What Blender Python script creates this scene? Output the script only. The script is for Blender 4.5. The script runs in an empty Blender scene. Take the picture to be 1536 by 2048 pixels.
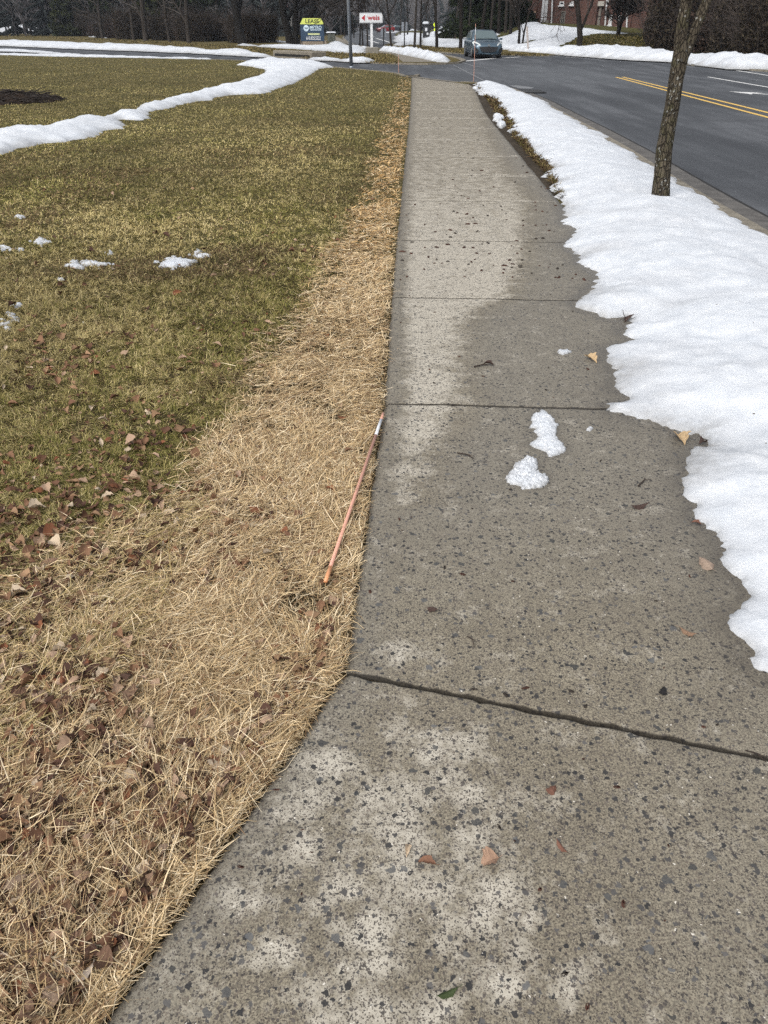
import bpy, math, random
import numpy as np
from mathutils import Vector, Matrix
from mathutils.geometry import delaunay_2d_cdt
R = math.radians
rng = np.random.default_rng(7)
random.seed(7)
SC = bpy.context.scene
COL = SC.collection

# ------------------------------------------------------------------ camera
F = 1479.0                      # focal length in pixels of the 1536 x 2048 frame
PITCH = math.atan((1024 - 51) / F)
CAMZ = 1.555
cam_d = bpy.data.cameras.new("camera")
cam_d.sensor_fit = 'VERTICAL'; cam_d.sensor_height = 36.0; cam_d.lens = 36.0 * F / 2048
cam_d.clip_start = 0.05; cam_d.clip_end = 3000
cam = bpy.data.objects.new("camera", cam_d); COL.objects.link(cam)
cam.location = (0, 0, CAMZ); cam.rotation_euler = (math.pi / 2 - PITCH, 0, 0)
SC.camera = cam

# ------------------------------------------------------------------ sky, sun, exposure
W = bpy.data.worlds.new("World"); SC.world = W; W.use_nodes = True
wn = W.node_tree.nodes; wl = W.node_tree.links
bg = wn["Background"]
sky = wn.new("ShaderNodeTexSky"); sky.sky_type = 'NISHITA'; sky.sun_disc = False
SUN_EL, SUN_AZ = 48, 215       # degrees; azimuth clockwise from +Y (behind the camera, to the left)
sky.sun_elevation = R(SUN_EL); sky.sun_rotation = R(SUN_AZ)
sky.air_density = 1.0; sky.dust_density = 4.0; sky.ozone_density = 1.0
hs = wn.new("ShaderNodeHueSaturation"); hs.inputs["Saturation"].default_value = 0.30
wl.new(sky.outputs[0], hs.inputs["Color"]); wl.new(hs.outputs[0], bg.inputs[0])
bg.inputs[1].default_value = 0.15
sun_d = bpy.data.lights.new("sun", 'SUN'); sun_d.energy = 1.0; sun_d.angle = R(36); sun_d.color = (1.0, 0.975, 0.94)
sun = bpy.data.objects.new("sun", sun_d); COL.objects.link(sun)
_d = Vector((math.sin(R(SUN_AZ)) * math.cos(R(SUN_EL)), math.cos(R(SUN_AZ)) * math.cos(R(SUN_EL)), math.sin(R(SUN_EL))))
sun.rotation_euler = (-_d).to_track_quat('-Z', 'Y').to_euler()
SC.view_settings.view_transform = 'Standard'; SC.view_settings.look = 'None'
SC.view_settings.exposure = 0.55; SC.view_settings.gamma = 1.0
SC.render.engine = 'CYCLES'
SC.cycles.max_bounces = 6; SC.cycles.diffuse_bounces = 3; SC.cycles.glossy_bounces = 3
SC.cycles.transparent_max_bounces = 6; SC.cycles.caustics_reflective = False; SC.cycles.caustics_refractive = False
SC.cycles.use_denoising = False

# ------------------------------------------------------------------ ground shape
def sstep(a, b, t):
    t = np.clip((np.asarray(t, float) - a) / (b - a), 0, 1); return t * t * (3 - 2 * t)

def G(x, y):
    """Height of the lawns and pavements; the roads lie ROAD below it."""
    x = np.asarray(x, float); y = np.asarray(y, float)
    t = (7.45 - y)
    z = 0.0275 * np.where(t > 20, t, np.log1p(np.exp(np.clip(t, -40, 20))))
    z = z + (1.75 - .85 * sstep(14, 32, x)) * sstep(53, 80, y) * sstep(3.0, 12, x - 0.10 * (y - 55)) * sstep(330, 150, y)      # bank up to the brick building
    z = z + 30 * sstep(380, 900, np.hypot(x, y))                                       # far wooded hill
    return z
ROAD = -0.06

def ray(px, py):
    px = np.asarray(px, float); py = np.asarray(py, float)
    u = (px - 768) / F; v = (py - 1024) / F
    c, s = math.cos(PITCH), math.sin(PITCH)
    return np.stack([u, c - v * s, -s - v * c], -1)

def at(px, py, dz=0.0):
    """Where the sight line through a pixel of the photograph meets the ground (plus dz)."""
    d = ray(px, py); d = d / d[1]
    f = lambda t: CAMZ + d[2] * t - G(d[0] * t, t) - dz
    T = _TT; h = np.nonzero(f(T) < 0)[0]
    if not len(h): return np.array([d[0] * 700, 700])
    i = max(h[0], 1)
    for _ in range(3):
        T = np.linspace(T[i - 1], T[i], 60); h = np.nonzero(f(T) < 0)[0]; i = max(h[0], 1) if len(h) else 59
    return np.array([d[0] * T[i], T[i]])
_TT = np.geomspace(.25, 900, 900)

def at_many(P, dz=0.0):
    """Vectorised at() for points that are near and below the horizon."""
    P = np.asarray(P, float)
    d = ray(P[:, 0], P[:, 1]); d = d / d[:, 1:2]
    z = np.zeros(len(P)) + .02
    for _ in range(14):
        t = (CAMZ - z - dz) / np.maximum(-d[:, 2], 1e-3)
        z = G(d[:, 0] * t, t)
    return np.stack([d[:, 0] * t, t], -1)

def ats(pts, dz=0.0): return np.array([at(p[0], p[1], dz) for p in pts])
def p3(xy, dz=0.0): return (float(xy[0]), float(xy[1]), float(G(xy[0], xy[1]) + dz))
def depth(xy): return xy[1] * math.cos(PITCH) + (CAMZ - float(G(xy[0], xy[1]))) * math.sin(PITCH)
def xat(px, xy):          # metres per pixel helper: width in metres of px pixels at a ground point
    return px / F * depth(xy)

# ------------------------------------------------------------------ numeric noise
def _hash(ix, iy, s):
    n = (ix.astype(np.int64) * 374761393 + iy.astype(np.int64) * 668265263 + s * 1442695041) & 0x7fffffff
    n = ((n ^ (n >> 13)) * 1274126177) & 0x7fffffff
    return ((n ^ (n >> 16)) & 0xffff) / 65535.0
def vnoise(x, y, s=0):
    x = np.asarray(x, float); y = np.asarray(y, float)
    ix = np.floor(x); iy = np.floor(y); fx = x - ix; fy = y - iy
    fx = fx * fx * (3 - 2 * fx); fy = fy * fy * (3 - 2 * fy)
    ix = ix.astype(np.int64); iy = iy.astype(np.int64)
    a = _hash(ix, iy, s); b = _hash(ix + 1, iy, s); c = _hash(ix, iy + 1, s); d = _hash(ix + 1, iy + 1, s)
    return (a * (1 - fx) + b * fx) * (1 - fy) + (c * (1 - fx) + d * fx) * fy
def fbm(x, y, o=4, s=0):
    r = 0; a = .5; t = 0
    for k in range(o):
        r = r + a * vnoise(np.asarray(x) * 2 ** k, np.asarray(y) * 2 ** k, s + k * 17); t += a; a *= .5
    return r / t

# ------------------------------------------------------------------ mesh helpers
def new_mesh(name, V, Fc, mats=(), midx=None, smooth=False, attrs=None):
    me = bpy.data.meshes.new(name)
    V = np.asarray(V, np.float32)
    if isinstance(Fc, np.ndarray) and Fc.ndim == 2:
        n, k = Fc.shape
        me.vertices.add(len(V)); me.vertices.foreach_set("co", V.ravel())
        me.loops.add(n * k); me.loops.foreach_set("vertex_index", Fc.ravel().astype(np.int32))
        me.polygons.add(n)
        me.polygons.foreach_set("loop_start", np.arange(0, n * k, k, dtype=np.int32))
        me.update(calc_edges=True)
    else:
        me.from_pydata([tuple(map(float, v)) for v in V], [], [tuple(int(i) for i in f) for f in Fc])
    for m in mats: me.materials.append(m)
    if midx is not None: me.polygons.foreach_set("material_index", np.asarray(midx, np.int32))
    if smooth: me.polygons.foreach_set("use_smooth", np.ones(len(me.polygons), bool))
    for k, a in (attrs or {}).items():
        a = np.asarray(a, np.float32)
        if a.ndim == 1:
            at_ = me.attributes.new(k, 'FLOAT', 'POINT'); at_.data.foreach_set("value", a)
        else:
            if a.shape[1] == 3: a = np.concatenate([a, np.ones((len(a), 1), np.float32)], 1)
            at_ = me.attributes.new(k, 'FLOAT_COLOR', 'POINT'); at_.data.foreach_set("color", a.ravel())
    me.validate(); me.update()
    return me

def link(name, me, parent=None, loc=None, rot=None):
    o = bpy.data.objects.new(name, me); COL.objects.link(o)
    if parent is not None: o.parent = parent
    if loc is not None: o.location = loc
    if rot is not None: o.rotation_euler = rot
    return o
def tag(o, label=None, cat=None, group=None, kind=None):
    if label: o["label"] = label
    if cat: o["category"] = cat
    if group: o["group"] = group
    if kind: o["kind"] = kind
    return o
def empty(name, loc, rz=0.0):
    o = bpy.data.objects.new(name, None); COL.objects.link(o); o.location = loc; o.rotation_euler = (0, 0, rz)
    o.empty_display_size = .1; return o
def copy_tree(o, parent=None):
    c = o.copy(); COL.objects.link(c); c.parent = parent
    for ch in list(o.children): copy_tree(ch, c)
    return c

class MB:
    """Collects verts and faces for one mesh."""
    def __init__(s): s.V = []; s.F = []; s.M = []
    def add(s, V, Fc, m=0):
        b = len(s.V); s.V += [tuple(map(float, v)) for v in V]
        s.F += [tuple(i + b for i in f) for f in Fc]; s.M += [m] * len(Fc); return s
    def box(s, c, d, rz=0, m=0, taper=1.0):
        cx, cy, cz = c; hx, hy, hz = d[0] / 2, d[1] / 2, d[2] / 2; V = []
        ca, sa = math.cos(rz), math.sin(rz)
        for z, k in ((-hz, 1), (hz, taper)):
            for x, y in ((-hx, -hy), (hx, -hy), (hx, hy), (-hx, hy)):
                x *= k; y *= k; V.append((cx + x * ca - y * sa, cy + x * sa + y * ca, cz + z))
        return s.add(V, [(3, 2, 1, 0), (4, 5, 6, 7), (0, 1, 5, 4), (1, 2, 6, 5), (2, 3, 7, 6), (3, 0, 4, 7)], m)
    def bevbox(s, c, d, b=.02, rz=0, m=0):
        """Box with chamfered vertical and top edges."""
        cx, cy, cz = c; hx, hy, hz = d[0] / 2, d[1] / 2, d[2] / 2; ca, sa = math.cos(rz), math.sin(rz); V = []
        for z, i in ((-hz, 0), (hz - b, 0), (hz, b)):
            for x, y in ((-hx + b, -hy), (hx - b, -hy), (hx, -hy + b), (hx, hy - b), (hx - b, hy), (-hx + b, hy), (-hx, hy - b), (-hx, -hy + b)):
                x *= 1 - i / hx; y *= 1 - i / hy; V.append((cx + x * ca - y * sa, cy + x * sa + y * ca, cz + z))
        Fc = [tuple(range(7, -1, -1)), tuple(range(16, 24))]
        for r in (0, 8):
            for k in range(8): Fc.append((r + k, r + (k + 1) % 8, r + 8 + (k + 1) % 8, r + 8 + k))
        return s.add(V, Fc, m)
    def tube(s, P, rad, n=8, m=0, cap=True):
        P = [Vector(p) for p in P]
        if not hasattr(rad, '__len__'): rad = [rad] * len(P)
        V = []
        for i, p in enumerate(P):
            t = (P[min(i + 1, len(P) - 1)] - P[max(i - 1, 0)]).normalized()
            a = t.cross(Vector((0, 0, 1)) if abs(t.z) < .9 else Vector((1, 0, 0))).normalized(); b = t.cross(a)
            for k in range(n):
                an = 2 * math.pi * k / n; V.append(p + (a * math.cos(an) + b * math.sin(an)) * rad[i])
        Fc = []
        for i in range(len(P) - 1):
            for k in range(n): Fc.append((i * n + k, i * n + (k + 1) % n, (i + 1) * n + (k + 1) % n, (i + 1) * n + k))
        if cap: Fc += [tuple(range(n - 1, -1, -1)), tuple(range((len(P) - 1) * n, len(P) * n))]
        return s.add(V, Fc, m)
    def build(s, name, mats, parent=None, loc=None, rot=None, smooth=False):
        if not isinstance(mats, (list, tuple)): mats = [mats]
        me = new_mesh(name, s.V, s.F, mats, s.M if len(mats) > 1 else None, smooth)
        return link(name, me, parent, loc, rot)

def inside(poly, P):
    poly = np.asarray(poly, float); P = np.asarray(P, float)
    x, y = P[:, 0], P[:, 1]; r = np.zeros(len(P), bool)
    x0, y0 = poly[-1]
    for x1, y1 in poly:
        c = ((y1 > y) != (y0 > y))
        if c.any():
            r ^= c & (x < (x0 - x1) * (y - y1) / (y0 - y1 + 1e-30) + x1)
        x0, y0 = x1, y1
    return r
def seg_dist(poly, P, closed=True):
    poly = np.asarray(poly, float); P = np.asarray(P, float)
    A = poly; B = np.roll(poly, -1, 0)
    if not closed: A, B = A[:-1], B[:-1]
    out = np.full(len(P), 1e9)
    for k in range(0, len(P), 4000):
        p = P[k:k + 4000, None, :]; ab = (B - A)[None]; ap = p - A[None]
        t = np.clip((ap * ab).sum(-1) / ((ab * ab).sum(-1) + 1e-12), 0, 1)
        d = np.hypot(*(np.moveaxis(ap - ab * t[..., None], -1, 0)))
        out[k:k + 4000] = d.min(1)
    return out
def densify(poly, step, jit=0.0, seed=0, closed=True):
    poly = np.asarray(poly, float); out = []
    n = len(poly); last = n if closed else n - 1
    g = np.random.default_rng(seed)
    for i in range(last):
        a, b = poly[i], poly[(i + 1) % n]; L = np.hypot(*(b - a))
        st = step(a) if callable(step) else step
        k = max(1, int(L / st)); nrm = np.array([-(b - a)[1], (b - a)[0]]) / (L + 1e-9)
        for j in range(k):
            p = a + (b - a) * j / k
            jj = jit(a) if callable(jit) else jit
            if j or not closed or True: p = p + nrm * g.normal() * jj
            out.append(p)
    if not closed: out.append(poly[-1])
    return np.array(out)
def triangulate(poly, pts):
    n = len(poly); V = np.concatenate([poly, pts]) if len(pts) else poly
    off = V.mean(0)
    r = delaunay_2d_cdt([Vector(v) for v in (V - off)], [(i, (i + 1) % n) for i in range(n)], [], 1, 1e-6)
    VV = np.array([tuple(v) for v in r[0]]) + off; T = np.array([f for f in r[2] if len(f) == 3], int)
    c = VV[T].mean(1); T = T[inside(poly, c)]
    a, b, cc = VV[T[:, 0]], VV[T[:, 1]], VV[T[:, 2]]
    s = (b[:, 0] - a[:, 0]) * (cc[:, 1] - a[:, 1]) - (b[:, 1] - a[:, 1]) * (cc[:, 0] - a[:, 0])
    T[s < 0] = T[s < 0][:, ::-1]
    return VV, T
def grid_pts(poly, step, jit=.25, seed=1):
    lo, hi = poly.min(0), poly.max(0)
    X, Y = np.meshgrid(np.arange(lo[0], hi[0], step), np.arange(lo[1], hi[1], step))
    P = np.stack([X.ravel(), Y.ravel()], -1) + np.random.default_rng(seed).uniform(-jit, jit, (X.size, 2)) * step
    return P[inside(poly, P)]
def sheet(name, poly, dz, mat, step=1.0, skirt=0.0, attrs=None):
    """A surface that follows the ground inside an outline, with an optional skirt down its edge."""
    poly = densify(np.asarray(poly, float), max(step, .3))
    pts = grid_pts(poly, step); pts = pts[seg_dist(poly, pts) > step * .3]
    V, T = triangulate(poly, pts)
    Z = G(V[:, 0], V[:, 1]) + dz
    V3 = np.concatenate([V, Z[:, None]], 1); Fc = [tuple(t) for t in T]
    if skirt:
        b = len(V3); n = len(poly); z = G(poly[:, 0], poly[:, 1])
        top = np.concatenate([poly, (z + dz)[:, None]], 1); bot = np.concatenate([poly, (z + dz - skirt)[:, None]], 1)
        V3 = np.concatenate([V3, top, bot])
        Fc += [(b + i, b + (i + 1) % n, b + n + (i + 1) % n, b + n + i) for i in range(n)]
    me = new_mesh(name, V3, Fc, [mat])
    return tag(link(name, me), kind='structure')

# ------------------------------------------------------------------ materials
class NT:
    def __init__(s, name, rough=.8, spec=.3):
        s.m = bpy.data.materials.new(name); s.m.use_nodes = True
        s.n = s.m.node_tree.nodes; s.l = s.m.node_tree.links
        s.b = s.n["Principled BSDF"]; s.b.inputs["Roughness"].default_value = rough
        s.b.inputs["Specular IOR Level"].default_value = spec
        s._tc = None
    def tc(s, which="Object"):
        if s._tc is None: s._tc = s.n.new("ShaderNodeTexCoord")
        return s._tc.outputs[which]
    def put(s, sock, v):
        if isinstance(v, bpy.types.NodeSocket): s.l.new(v, sock)
        elif isinstance(v, (tuple, list)) and len(v) == 3 and sock.type == 'RGBA': sock.default_value = (*v, 1)
        else: sock.default_value = v
    def noise(s, scale, detail=4, rough=.55, vec=None, dist=0.0, out="Fac"):
        t = s.n.new("ShaderNodeTexNoise"); t.inputs["Scale"].default_value = scale; t.inputs["Detail"].default_value = detail
        t.inputs["Roughness"].default_value = rough; t.inputs["Distortion"].default_value = dist
        s.l.new(vec if vec is not None else s.tc(), t.inputs["Vector"]); return t.outputs[out]
    def voro(s, scale, vec=None, feature='F1', rnd=1.0):
        t = s.n.new("ShaderNodeTexVoronoi"); t.feature = feature; t.inputs["Scale"].default_value = scale
        t.inputs["Randomness"].default_value = rnd
        s.l.new(vec if vec is not None else s.tc(), t.inputs["Vector"]); return t
    def ramp(s, fac, stops, interp='LINEAR'):
        t = s.n.new("ShaderNodeValToRGB"); t.color_ramp.interpolation = interp
        e = t.color_ramp.elements
        while len(e) < len(stops): e.new(.5)
        for k, (p, c) in enumerate(stops):
            e[k].position = p; c = (c, c, c) if not isinstance(c, (tuple, list)) else c; e[k].color = (*c, 1)
        s.l.new(fac, t.inputs[0]); return t.outputs[0]
    def math(s, op, a, b=0.0, clamp=False):
        t = s.n.new("ShaderNodeMath"); t.operation = op; t.use_clamp = clamp; s.put(t.inputs[0], a); s.put(t.inputs[1], b); return t.outputs[0]
    def mix(s, f, a, b, mode='MIX'):
        t = s.n.new("ShaderNodeMix"); t.data_type = 'RGBA'; t.blend_type = mode
        s.put(t.inputs[0], f); s.put(t.inputs[6], a); s.put(t.inputs[7], b); return t.outputs[2]
    def attr(s, name, out="Fac"):
        t = s.n.new("ShaderNodeAttribute"); t.attribute_name = name; return t.outputs[out]
    def mapping(s, scale=(1, 1, 1), rot=(0, 0, 0), vec=None):
        t = s.n.new("ShaderNodeMapping"); t.inputs["Scale"].default_value = scale; t.inputs["Rotation"].default_value = rot
        s.l.new(vec if vec is not None else s.tc(), t.inputs["Vector"]); return t.outputs[0]
    def vadd(s, a, b, k):
        t = s.n.new("ShaderNodeVectorMath"); t.operation = 'MULTIPLY_ADD'; s.l.new(b, t.inputs[0]); t.inputs[1].default_value = (k, k, k)
        s.l.new(a, t.inputs[2]); return t.outputs[0]
    def sep(s, c, i):
        t = s.n.new("ShaderNodeSeparateColor"); s.l.new(c, t.inputs[0]); return t.outputs[i]
    def rand(s):
        t = s.n.new("ShaderNodeObjectInfo"); return t.outputs["Random"]
    def bump(s, h, strength=.3, dist=.01):
        t = s.n.new("ShaderNodeBump"); t.inputs["Strength"].default_value = strength; t.inputs["Distance"].default_value = dist
        s.l.new(h, t.inputs["Height"]); s.l.new(t.outputs[0], s.b.inputs["Normal"]); return s
    def color(s, c): s.put(s.b.inputs["Base Color"], c); return s
    def set(s, k, v): s.put(s.b.inputs[k], v); return s

def plain(name, c, rough=.6, var=.12, scale=6, metal=0.0, spec=.4):
    t = NT(name, rough, spec); n = t.noise(scale, 5)
    t.color(t.mix(n, tuple(x * (1 - var) for x in c), tuple(min(1, x * (1 + var)) for x in c)))
    t.set("Metallic", metal); return t.m

def mat_concrete():
    t = NT("worn_concrete", .82, .25)
    o = t.tc()
    w = t.noise(50, 2, .5, out="Color"); wv = t.vadd(o, w, .026)
    w2 = t.noise(160, 2, out="Color"); wv2 = t.vadd(o, w2, .014)
    wv3 = t.vadd(o, t.noise(420, 1, out="Color"), .003)
    big = t.noise(1.3, 5); mid = t.noise(9, 5); fine = t.noise(260, 3)
    base = t.ramp(mid, [(.25, (.230, .201, .143)), (.5, (.288, .253, .184)), (.75, (.345, .307, .228))])
    base = t.mix(t.math('MULTIPLY', t.ramp(big, [(.35, 0), (.65, 1)]), .45), base, (.200, .172, .128))
    base = t.mix(t.ramp(fine, [(.40, .85), (.60, 0)]), base, (.100, .088, .068))
    # damp cool grey and pale dry stains
    damp = t.attr("damp"); dry = t.attr("dry")
    base = t.mix(t.math('MULTIPLY', damp, .62), base, (.196, .182, .151))
    sn = t.noise(11, 6, .62); sn2 = t.noise(55, 4, .65)
    m = t.math('ADD', t.math('MULTIPLY', sn, 1.9), t.math('MULTIPLY', sn2, 1.1))
    m = t.math('ADD', t.math('SUBTRACT', m, 1.62), t.math('MULTIPLY', dry, .85))
    m = t.ramp(m, [(.0, 0), (.62, .85)])
    base = t.mix(m, base, (.485, .448, .372))
    col = base
    def stones(col, scale, vec, prob, r0, r1, dark, light, strength=1.0):
        v = t.voro(scale, vec); rc = v.outputs["Color"]
        r = t.sep(rc, 0); g = t.sep(rc, 1); b = t.sep(rc, 2)
        pick = t.math('LESS_THAN', r, prob)
        rad = t.math('MULTIPLY_ADD', g, r1 - r0); 
        rad.node.inputs[2].default_value = r0
        inn = t.math('LESS_THAN', v.outputs["Distance"], rad)
        k = t.math('MULTIPLY', t.math('MULTIPLY', pick, inn), strength)
        return t.mix(k, col, t.mix(t.math('POWER', b, 2.2), dark, light)), k
    col, k0 = stones(col, 330, wv3, .58, .25, .60, (.055, .045, .036), (.15, .12, .095), .85)
    col, k1 = stones(col, 150, wv2, .46, .20, .56, (.042, .038, .036), (.11, .095, .085), .9)
    col, k2 = stones(col, 74, wv2, .36, .14, .50, (.028, .028, .029), (.105, .100, .095), .95)
    col, k3 = stones(col, 40, wv, .16, .10, .40, (.034, .036, .037), (.110, .112, .112), .84)
    pale = t.voro(120, wv2)
    k4 = t.math('MULTIPLY', t.math('LESS_THAN', t.sep(pale.outputs["Color"], 1), .025), t.math('LESS_THAN', pale.outputs["Distance"], .22))
    col = t.mix(k4, col, (.62, .58, .50))
    # meltwater soaking the slab beside the snow
    wet = t.attr("wet")
    col = t.mix(t.math('MULTIPLY', wet, .62), col, (.055, .048, .040))
    # soil in the joints and along the lawn edge
    col = t.mix(t.attr("soil"), col, (.010, .008, .006))
    t.color(col)
    h = t.math('ADD', t.math('MULTIPLY', fine, .5), t.math('MULTIPLY', k2, -.4))
    h = t.math('ADD', h, t.math('MULTIPLY', mid, 1.2))
    t.bump(h, .35, .004)
    t.set("Roughness", t.math('SUBTRACT', t.math('SUBTRACT', .86, t.math('MULTIPLY', damp, .22)), t.math('MULTIPLY', wet, .25)))
    return t.m

def mat_snow(name, dirty=0.0, coarse=1.0):
    t = NT(name, .55, .35)
    a = t.noise(9 / coarse, 6, .6); b = t.noise(120 / coarse, 4, .7); c = t.noise(2.2, 4)
    col = t.mix(t.ramp(a, [(.3, 0), (.7, 1)]), (.51, .54, .575), (.645, .665, .685))
    col = t.mix(t.ramp(b, [(.30, .45), (.5, 0)]), col, (.40, .435, .48))
    col = t.mix(t.math('MULTIPLY', t.ramp(c, [(.48, 0), (.7, 1)]), .30 + dirty), col, (.44, .445, .46))
    thin = t.attr("thin")          # melting, see-through rim and dirt trapped in it
    th = t.math('MULTIPLY', t.math('POWER', thin, 1.2), t.ramp(t.noise(20, 5, .7), [(.34, .45), (.60, 1)]))
    col = t.mix(t.math('MULTIPLY', th, .88), col, (.175, .165, .148))
    sp = t.voro(34)
    k = t.math('MULTIPLY', t.math('LESS_THAN', t.sep(sp.outputs["Color"], 0), .012), t.math('LESS_THAN', sp.outputs["Distance"], .16))
    col = t.mix(k, col, (.08, .06, .045))
    t.color(col)
    h = t.math('ADD', t.math('MULTIPLY', b, .55), t.math('MULTIPLY', t.noise(38 / coarse, 5, .65), 1.2))
    h = t.math('ADD', h, t.math('MULTIPLY', t.noise(320 / coarse, 2), .35))
    t.bump(h, .36, .012 * coarse)
    t.set("Subsurface Weight", .0)
    return t.m

def mat_asphalt(name="asphalt", lite=1.0):
    t = NT(name, .78, .35)
    st = t.noise(1.0, 5, .6, t.mapping((1.3, .16, 1), (0, 0, R(-6)))); st2 = t.noise(1.0, 4, .6, t.mapping((.25, .9, 1), (0, 0, R(50))))
    f = t.noise(60, 4, .7); f2 = t.noise(260, 2)
    col = t.ramp(st, [(.36, (.034 * lite, .037 * lite, .042 * lite)), (.5, (.052 * lite, .056 * lite, .062 * lite)), (.64, (.094 * lite, .099 * lite, .107 * lite))])
    col = t.mix(t.attr("pale"), col, (.125, .133, .142))
    col = t.mix(t.math('MULTIPLY', t.ramp(st2, [(.52, 0), (.7, 1)]), .5), col, (.035, .037, .041))
    col = t.mix(t.ramp(f, [(.35, .55), (.6, 0)]), col, (.028, .030, .033))
    col = t.mix(t.ramp(f2, [(.62, 0), (.75, .5)]), col, (.17, .17, .17))
    t.color(col); t.bump(t.math('ADD', f, f2), .4, .004)
    return t.m

def mat_soil(name, dark, mid, lite, scale=14, far=None):
    t = NT(name, .95, .1)
    a = t.noise(scale, 8, .68); b = t.noise(scale * 7, 4, .7); c = t.noise(.55, 4)
    col = t.ramp(a, [(.3, dark), (.52, mid), (.72, lite)])
    col = t.mix(t.ramp(b, [(.36, .8), (.6, 0)]), col, tuple(x * .45 for x in dark))
    col = t.mix(t.math('MULTIPLY', t.ramp(c, [(.35, 0), (.65, 1)]), .5), col, mid)
    if far:      # closed turf farther from the path: dead and green blades instead of bare thatch
        s = t.n.new("ShaderNodeSeparateXYZ"); t.l.new(t.tc(), s.inputs[0])
        f = t.ramp(t.math('MULTIPLY', t.math('ADD', s.outputs[1], t.math('MULTIPLY', s.outputs[0], -.8)), .1), [(.32, 0), (.75, 1)])
        m2 = t.noise(1.1, 5, .6); cf = t.ramp(m2, [(.3, far[0]), (.5, far[1]), (.7, far[2])])
        cf = t.mix(t.ramp(t.noise(40, 5, .75), [(.35, .75), (.62, 0)]), cf, tuple(x * .5 for x in far[0]))
        col = t.mix(f, col, cf)
    t.color(col); t.bump(t.math('ADD', a, b), .8, .02)
    return t.m

def mat_attr(name, rough=.75, spec=.2, trans=0.0):
    t = NT(name, rough, spec); t.color(t.attr("col", "Color"))
    return t.m

def mat_bark(name, dark, lite, scale=22, lichen=0.0):
    t = NT(name, .9, .15)
    v = t.mapping((1, 1, .22)); a = t.noise(scale, 6, .7, v); b = t.noise(scale * .4, 4, .6)
    col = t.ramp(a, [(.32, dark), (.68, lite)])
    if lichen:
        col = t.mix(t.math('MULTIPLY', t.ramp(b, [(.48, 0), (.62, 1)]), .55), col, (.052, .050, .022))
        vo = t.voro(30, t.vadd(t.tc(), t.noise(40, 2, out="Color"), .03))
        k = t.math('MULTIPLY', t.math('LESS_THAN', t.sep(vo.outputs["Color"], 0), lichen), t.ramp(vo.outputs["Distance"], [(.25, 1), (.42, 0)]))
        col = t.mix(k, col, (.24, .235, .21))
        cr = t.ramp(t.voro(38, t.mapping((1, 1, .35)), 'DISTANCE_TO_EDGE').outputs["Distance"], [(.02, 1), (.12, 0)])
        col = t.mix(t.math('MULTIPLY', cr, .8), col, (.018, .014, .011))
        t.bump(t.math('ADD', t.math('SUBTRACT', a, cr), k), .9, .012)
    else: t.bump(a, .9, .02)
    t.color(col); return t.m

# ================================================================== SETTING
def proj(x, y, z):
    c, s = math.cos(PITCH), math.sin(PITCH)
    zz = np.asarray(z, float) - CAMZ
    dz = np.asarray(y) * c - zz * s; up = np.asarray(y) * s + zz * c
    return 768 + F * np.asarray(x) / dz, 1024 - F * up / dz

M_conc = mat_concrete()
M_asph = mat_asphalt()
M_kerb = NT("kerb_concrete", .85, .2)
_k = M_kerb.noise(7, 6, .65); _k2 = M_kerb.noise(90, 3, .7)
M_kerb.color(M_kerb.mix(M_kerb.ramp(_k2, [(.35, .7), (.6, 0)]), M_kerb.ramp(_k, [(.3, (.13, .115, .092)), (.55, (.25, .225, .178)), (.75, (.33, .30, .24))]), (.07, .06, .048))).bump(_k2, .5, .004)
M_kerb = M_kerb.m
M_gutter = NT("stained_gutter", .8, .25)
_k = M_gutter.noise(5, 6, .65); _k2 = M_gutter.noise(90, 3, .7)
M_gutter.color(M_gutter.mix(M_gutter.ramp(_k2, [(.35, .7), (.6, 0)]), M_gutter.ramp(_k, [(.3, (.075, .07, .064)), (.55, (.13, .122, .112)), (.75, (.19, .178, .16))]), (.04, .037, .034)))
M_gutter = M_gutter.m
M_tar = plain("black_joint", (.012, .011, .010), .9)
M_white = plain("road_paint_white", (.62, .62, .60), .7, .18, 14)
M_yellow = plain("road_paint_yellow", (.62, .40, .095), .7, .15, 14)
M_soil = mat_soil("thatch_and_soil", (.045, .033, .018), (.090, .068, .034), (.165, .125, .062), 22, [(.080, .074, .024), (.115, .096, .038), (.15, .118, .052)])
M_farlawn = mat_soil("winter_turf", (.070, .060, .022), (.118, .094, .038), (.175, .135, .064), 5)
M_fargrn = mat_soil("green_turf", (.045, .045, .014), (.080, .074, .024), (.12, .10, .04), 5)
M_ground = mat_soil("leafy_ground", (.030, .024, .017), (.052, .041, .029), (.08, .064, .046), 1.5)

# base terrain out to the wooded hill
_r = np.concatenate([[0.0], np.geomspace(4, 1100, 46)]); _V = []; _Fc = []
for i, r_ in enumerate(_r):
    for k in range(72): _V.append((r_ * math.sin(k * math.pi / 36), r_ * math.cos(k * math.pi / 36)))
_V = np.array(_V); _z = G(_V[:, 0], _V[:, 1]) - .22
for i in range(len(_r) - 1):
    for k in range(72): _Fc.append((i * 72 + k, (i + 1) * 72 + k, (i + 1) * 72 + (k + 1) % 72, i * 72 + (k + 1) % 72))
tag(link("ground", new_mesh("ground", np.concatenate([_V, _z[:, None]], 1), np.array(_Fc)[:, ::-1].copy(), [M_ground], smooth=True)), kind='structure')

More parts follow.
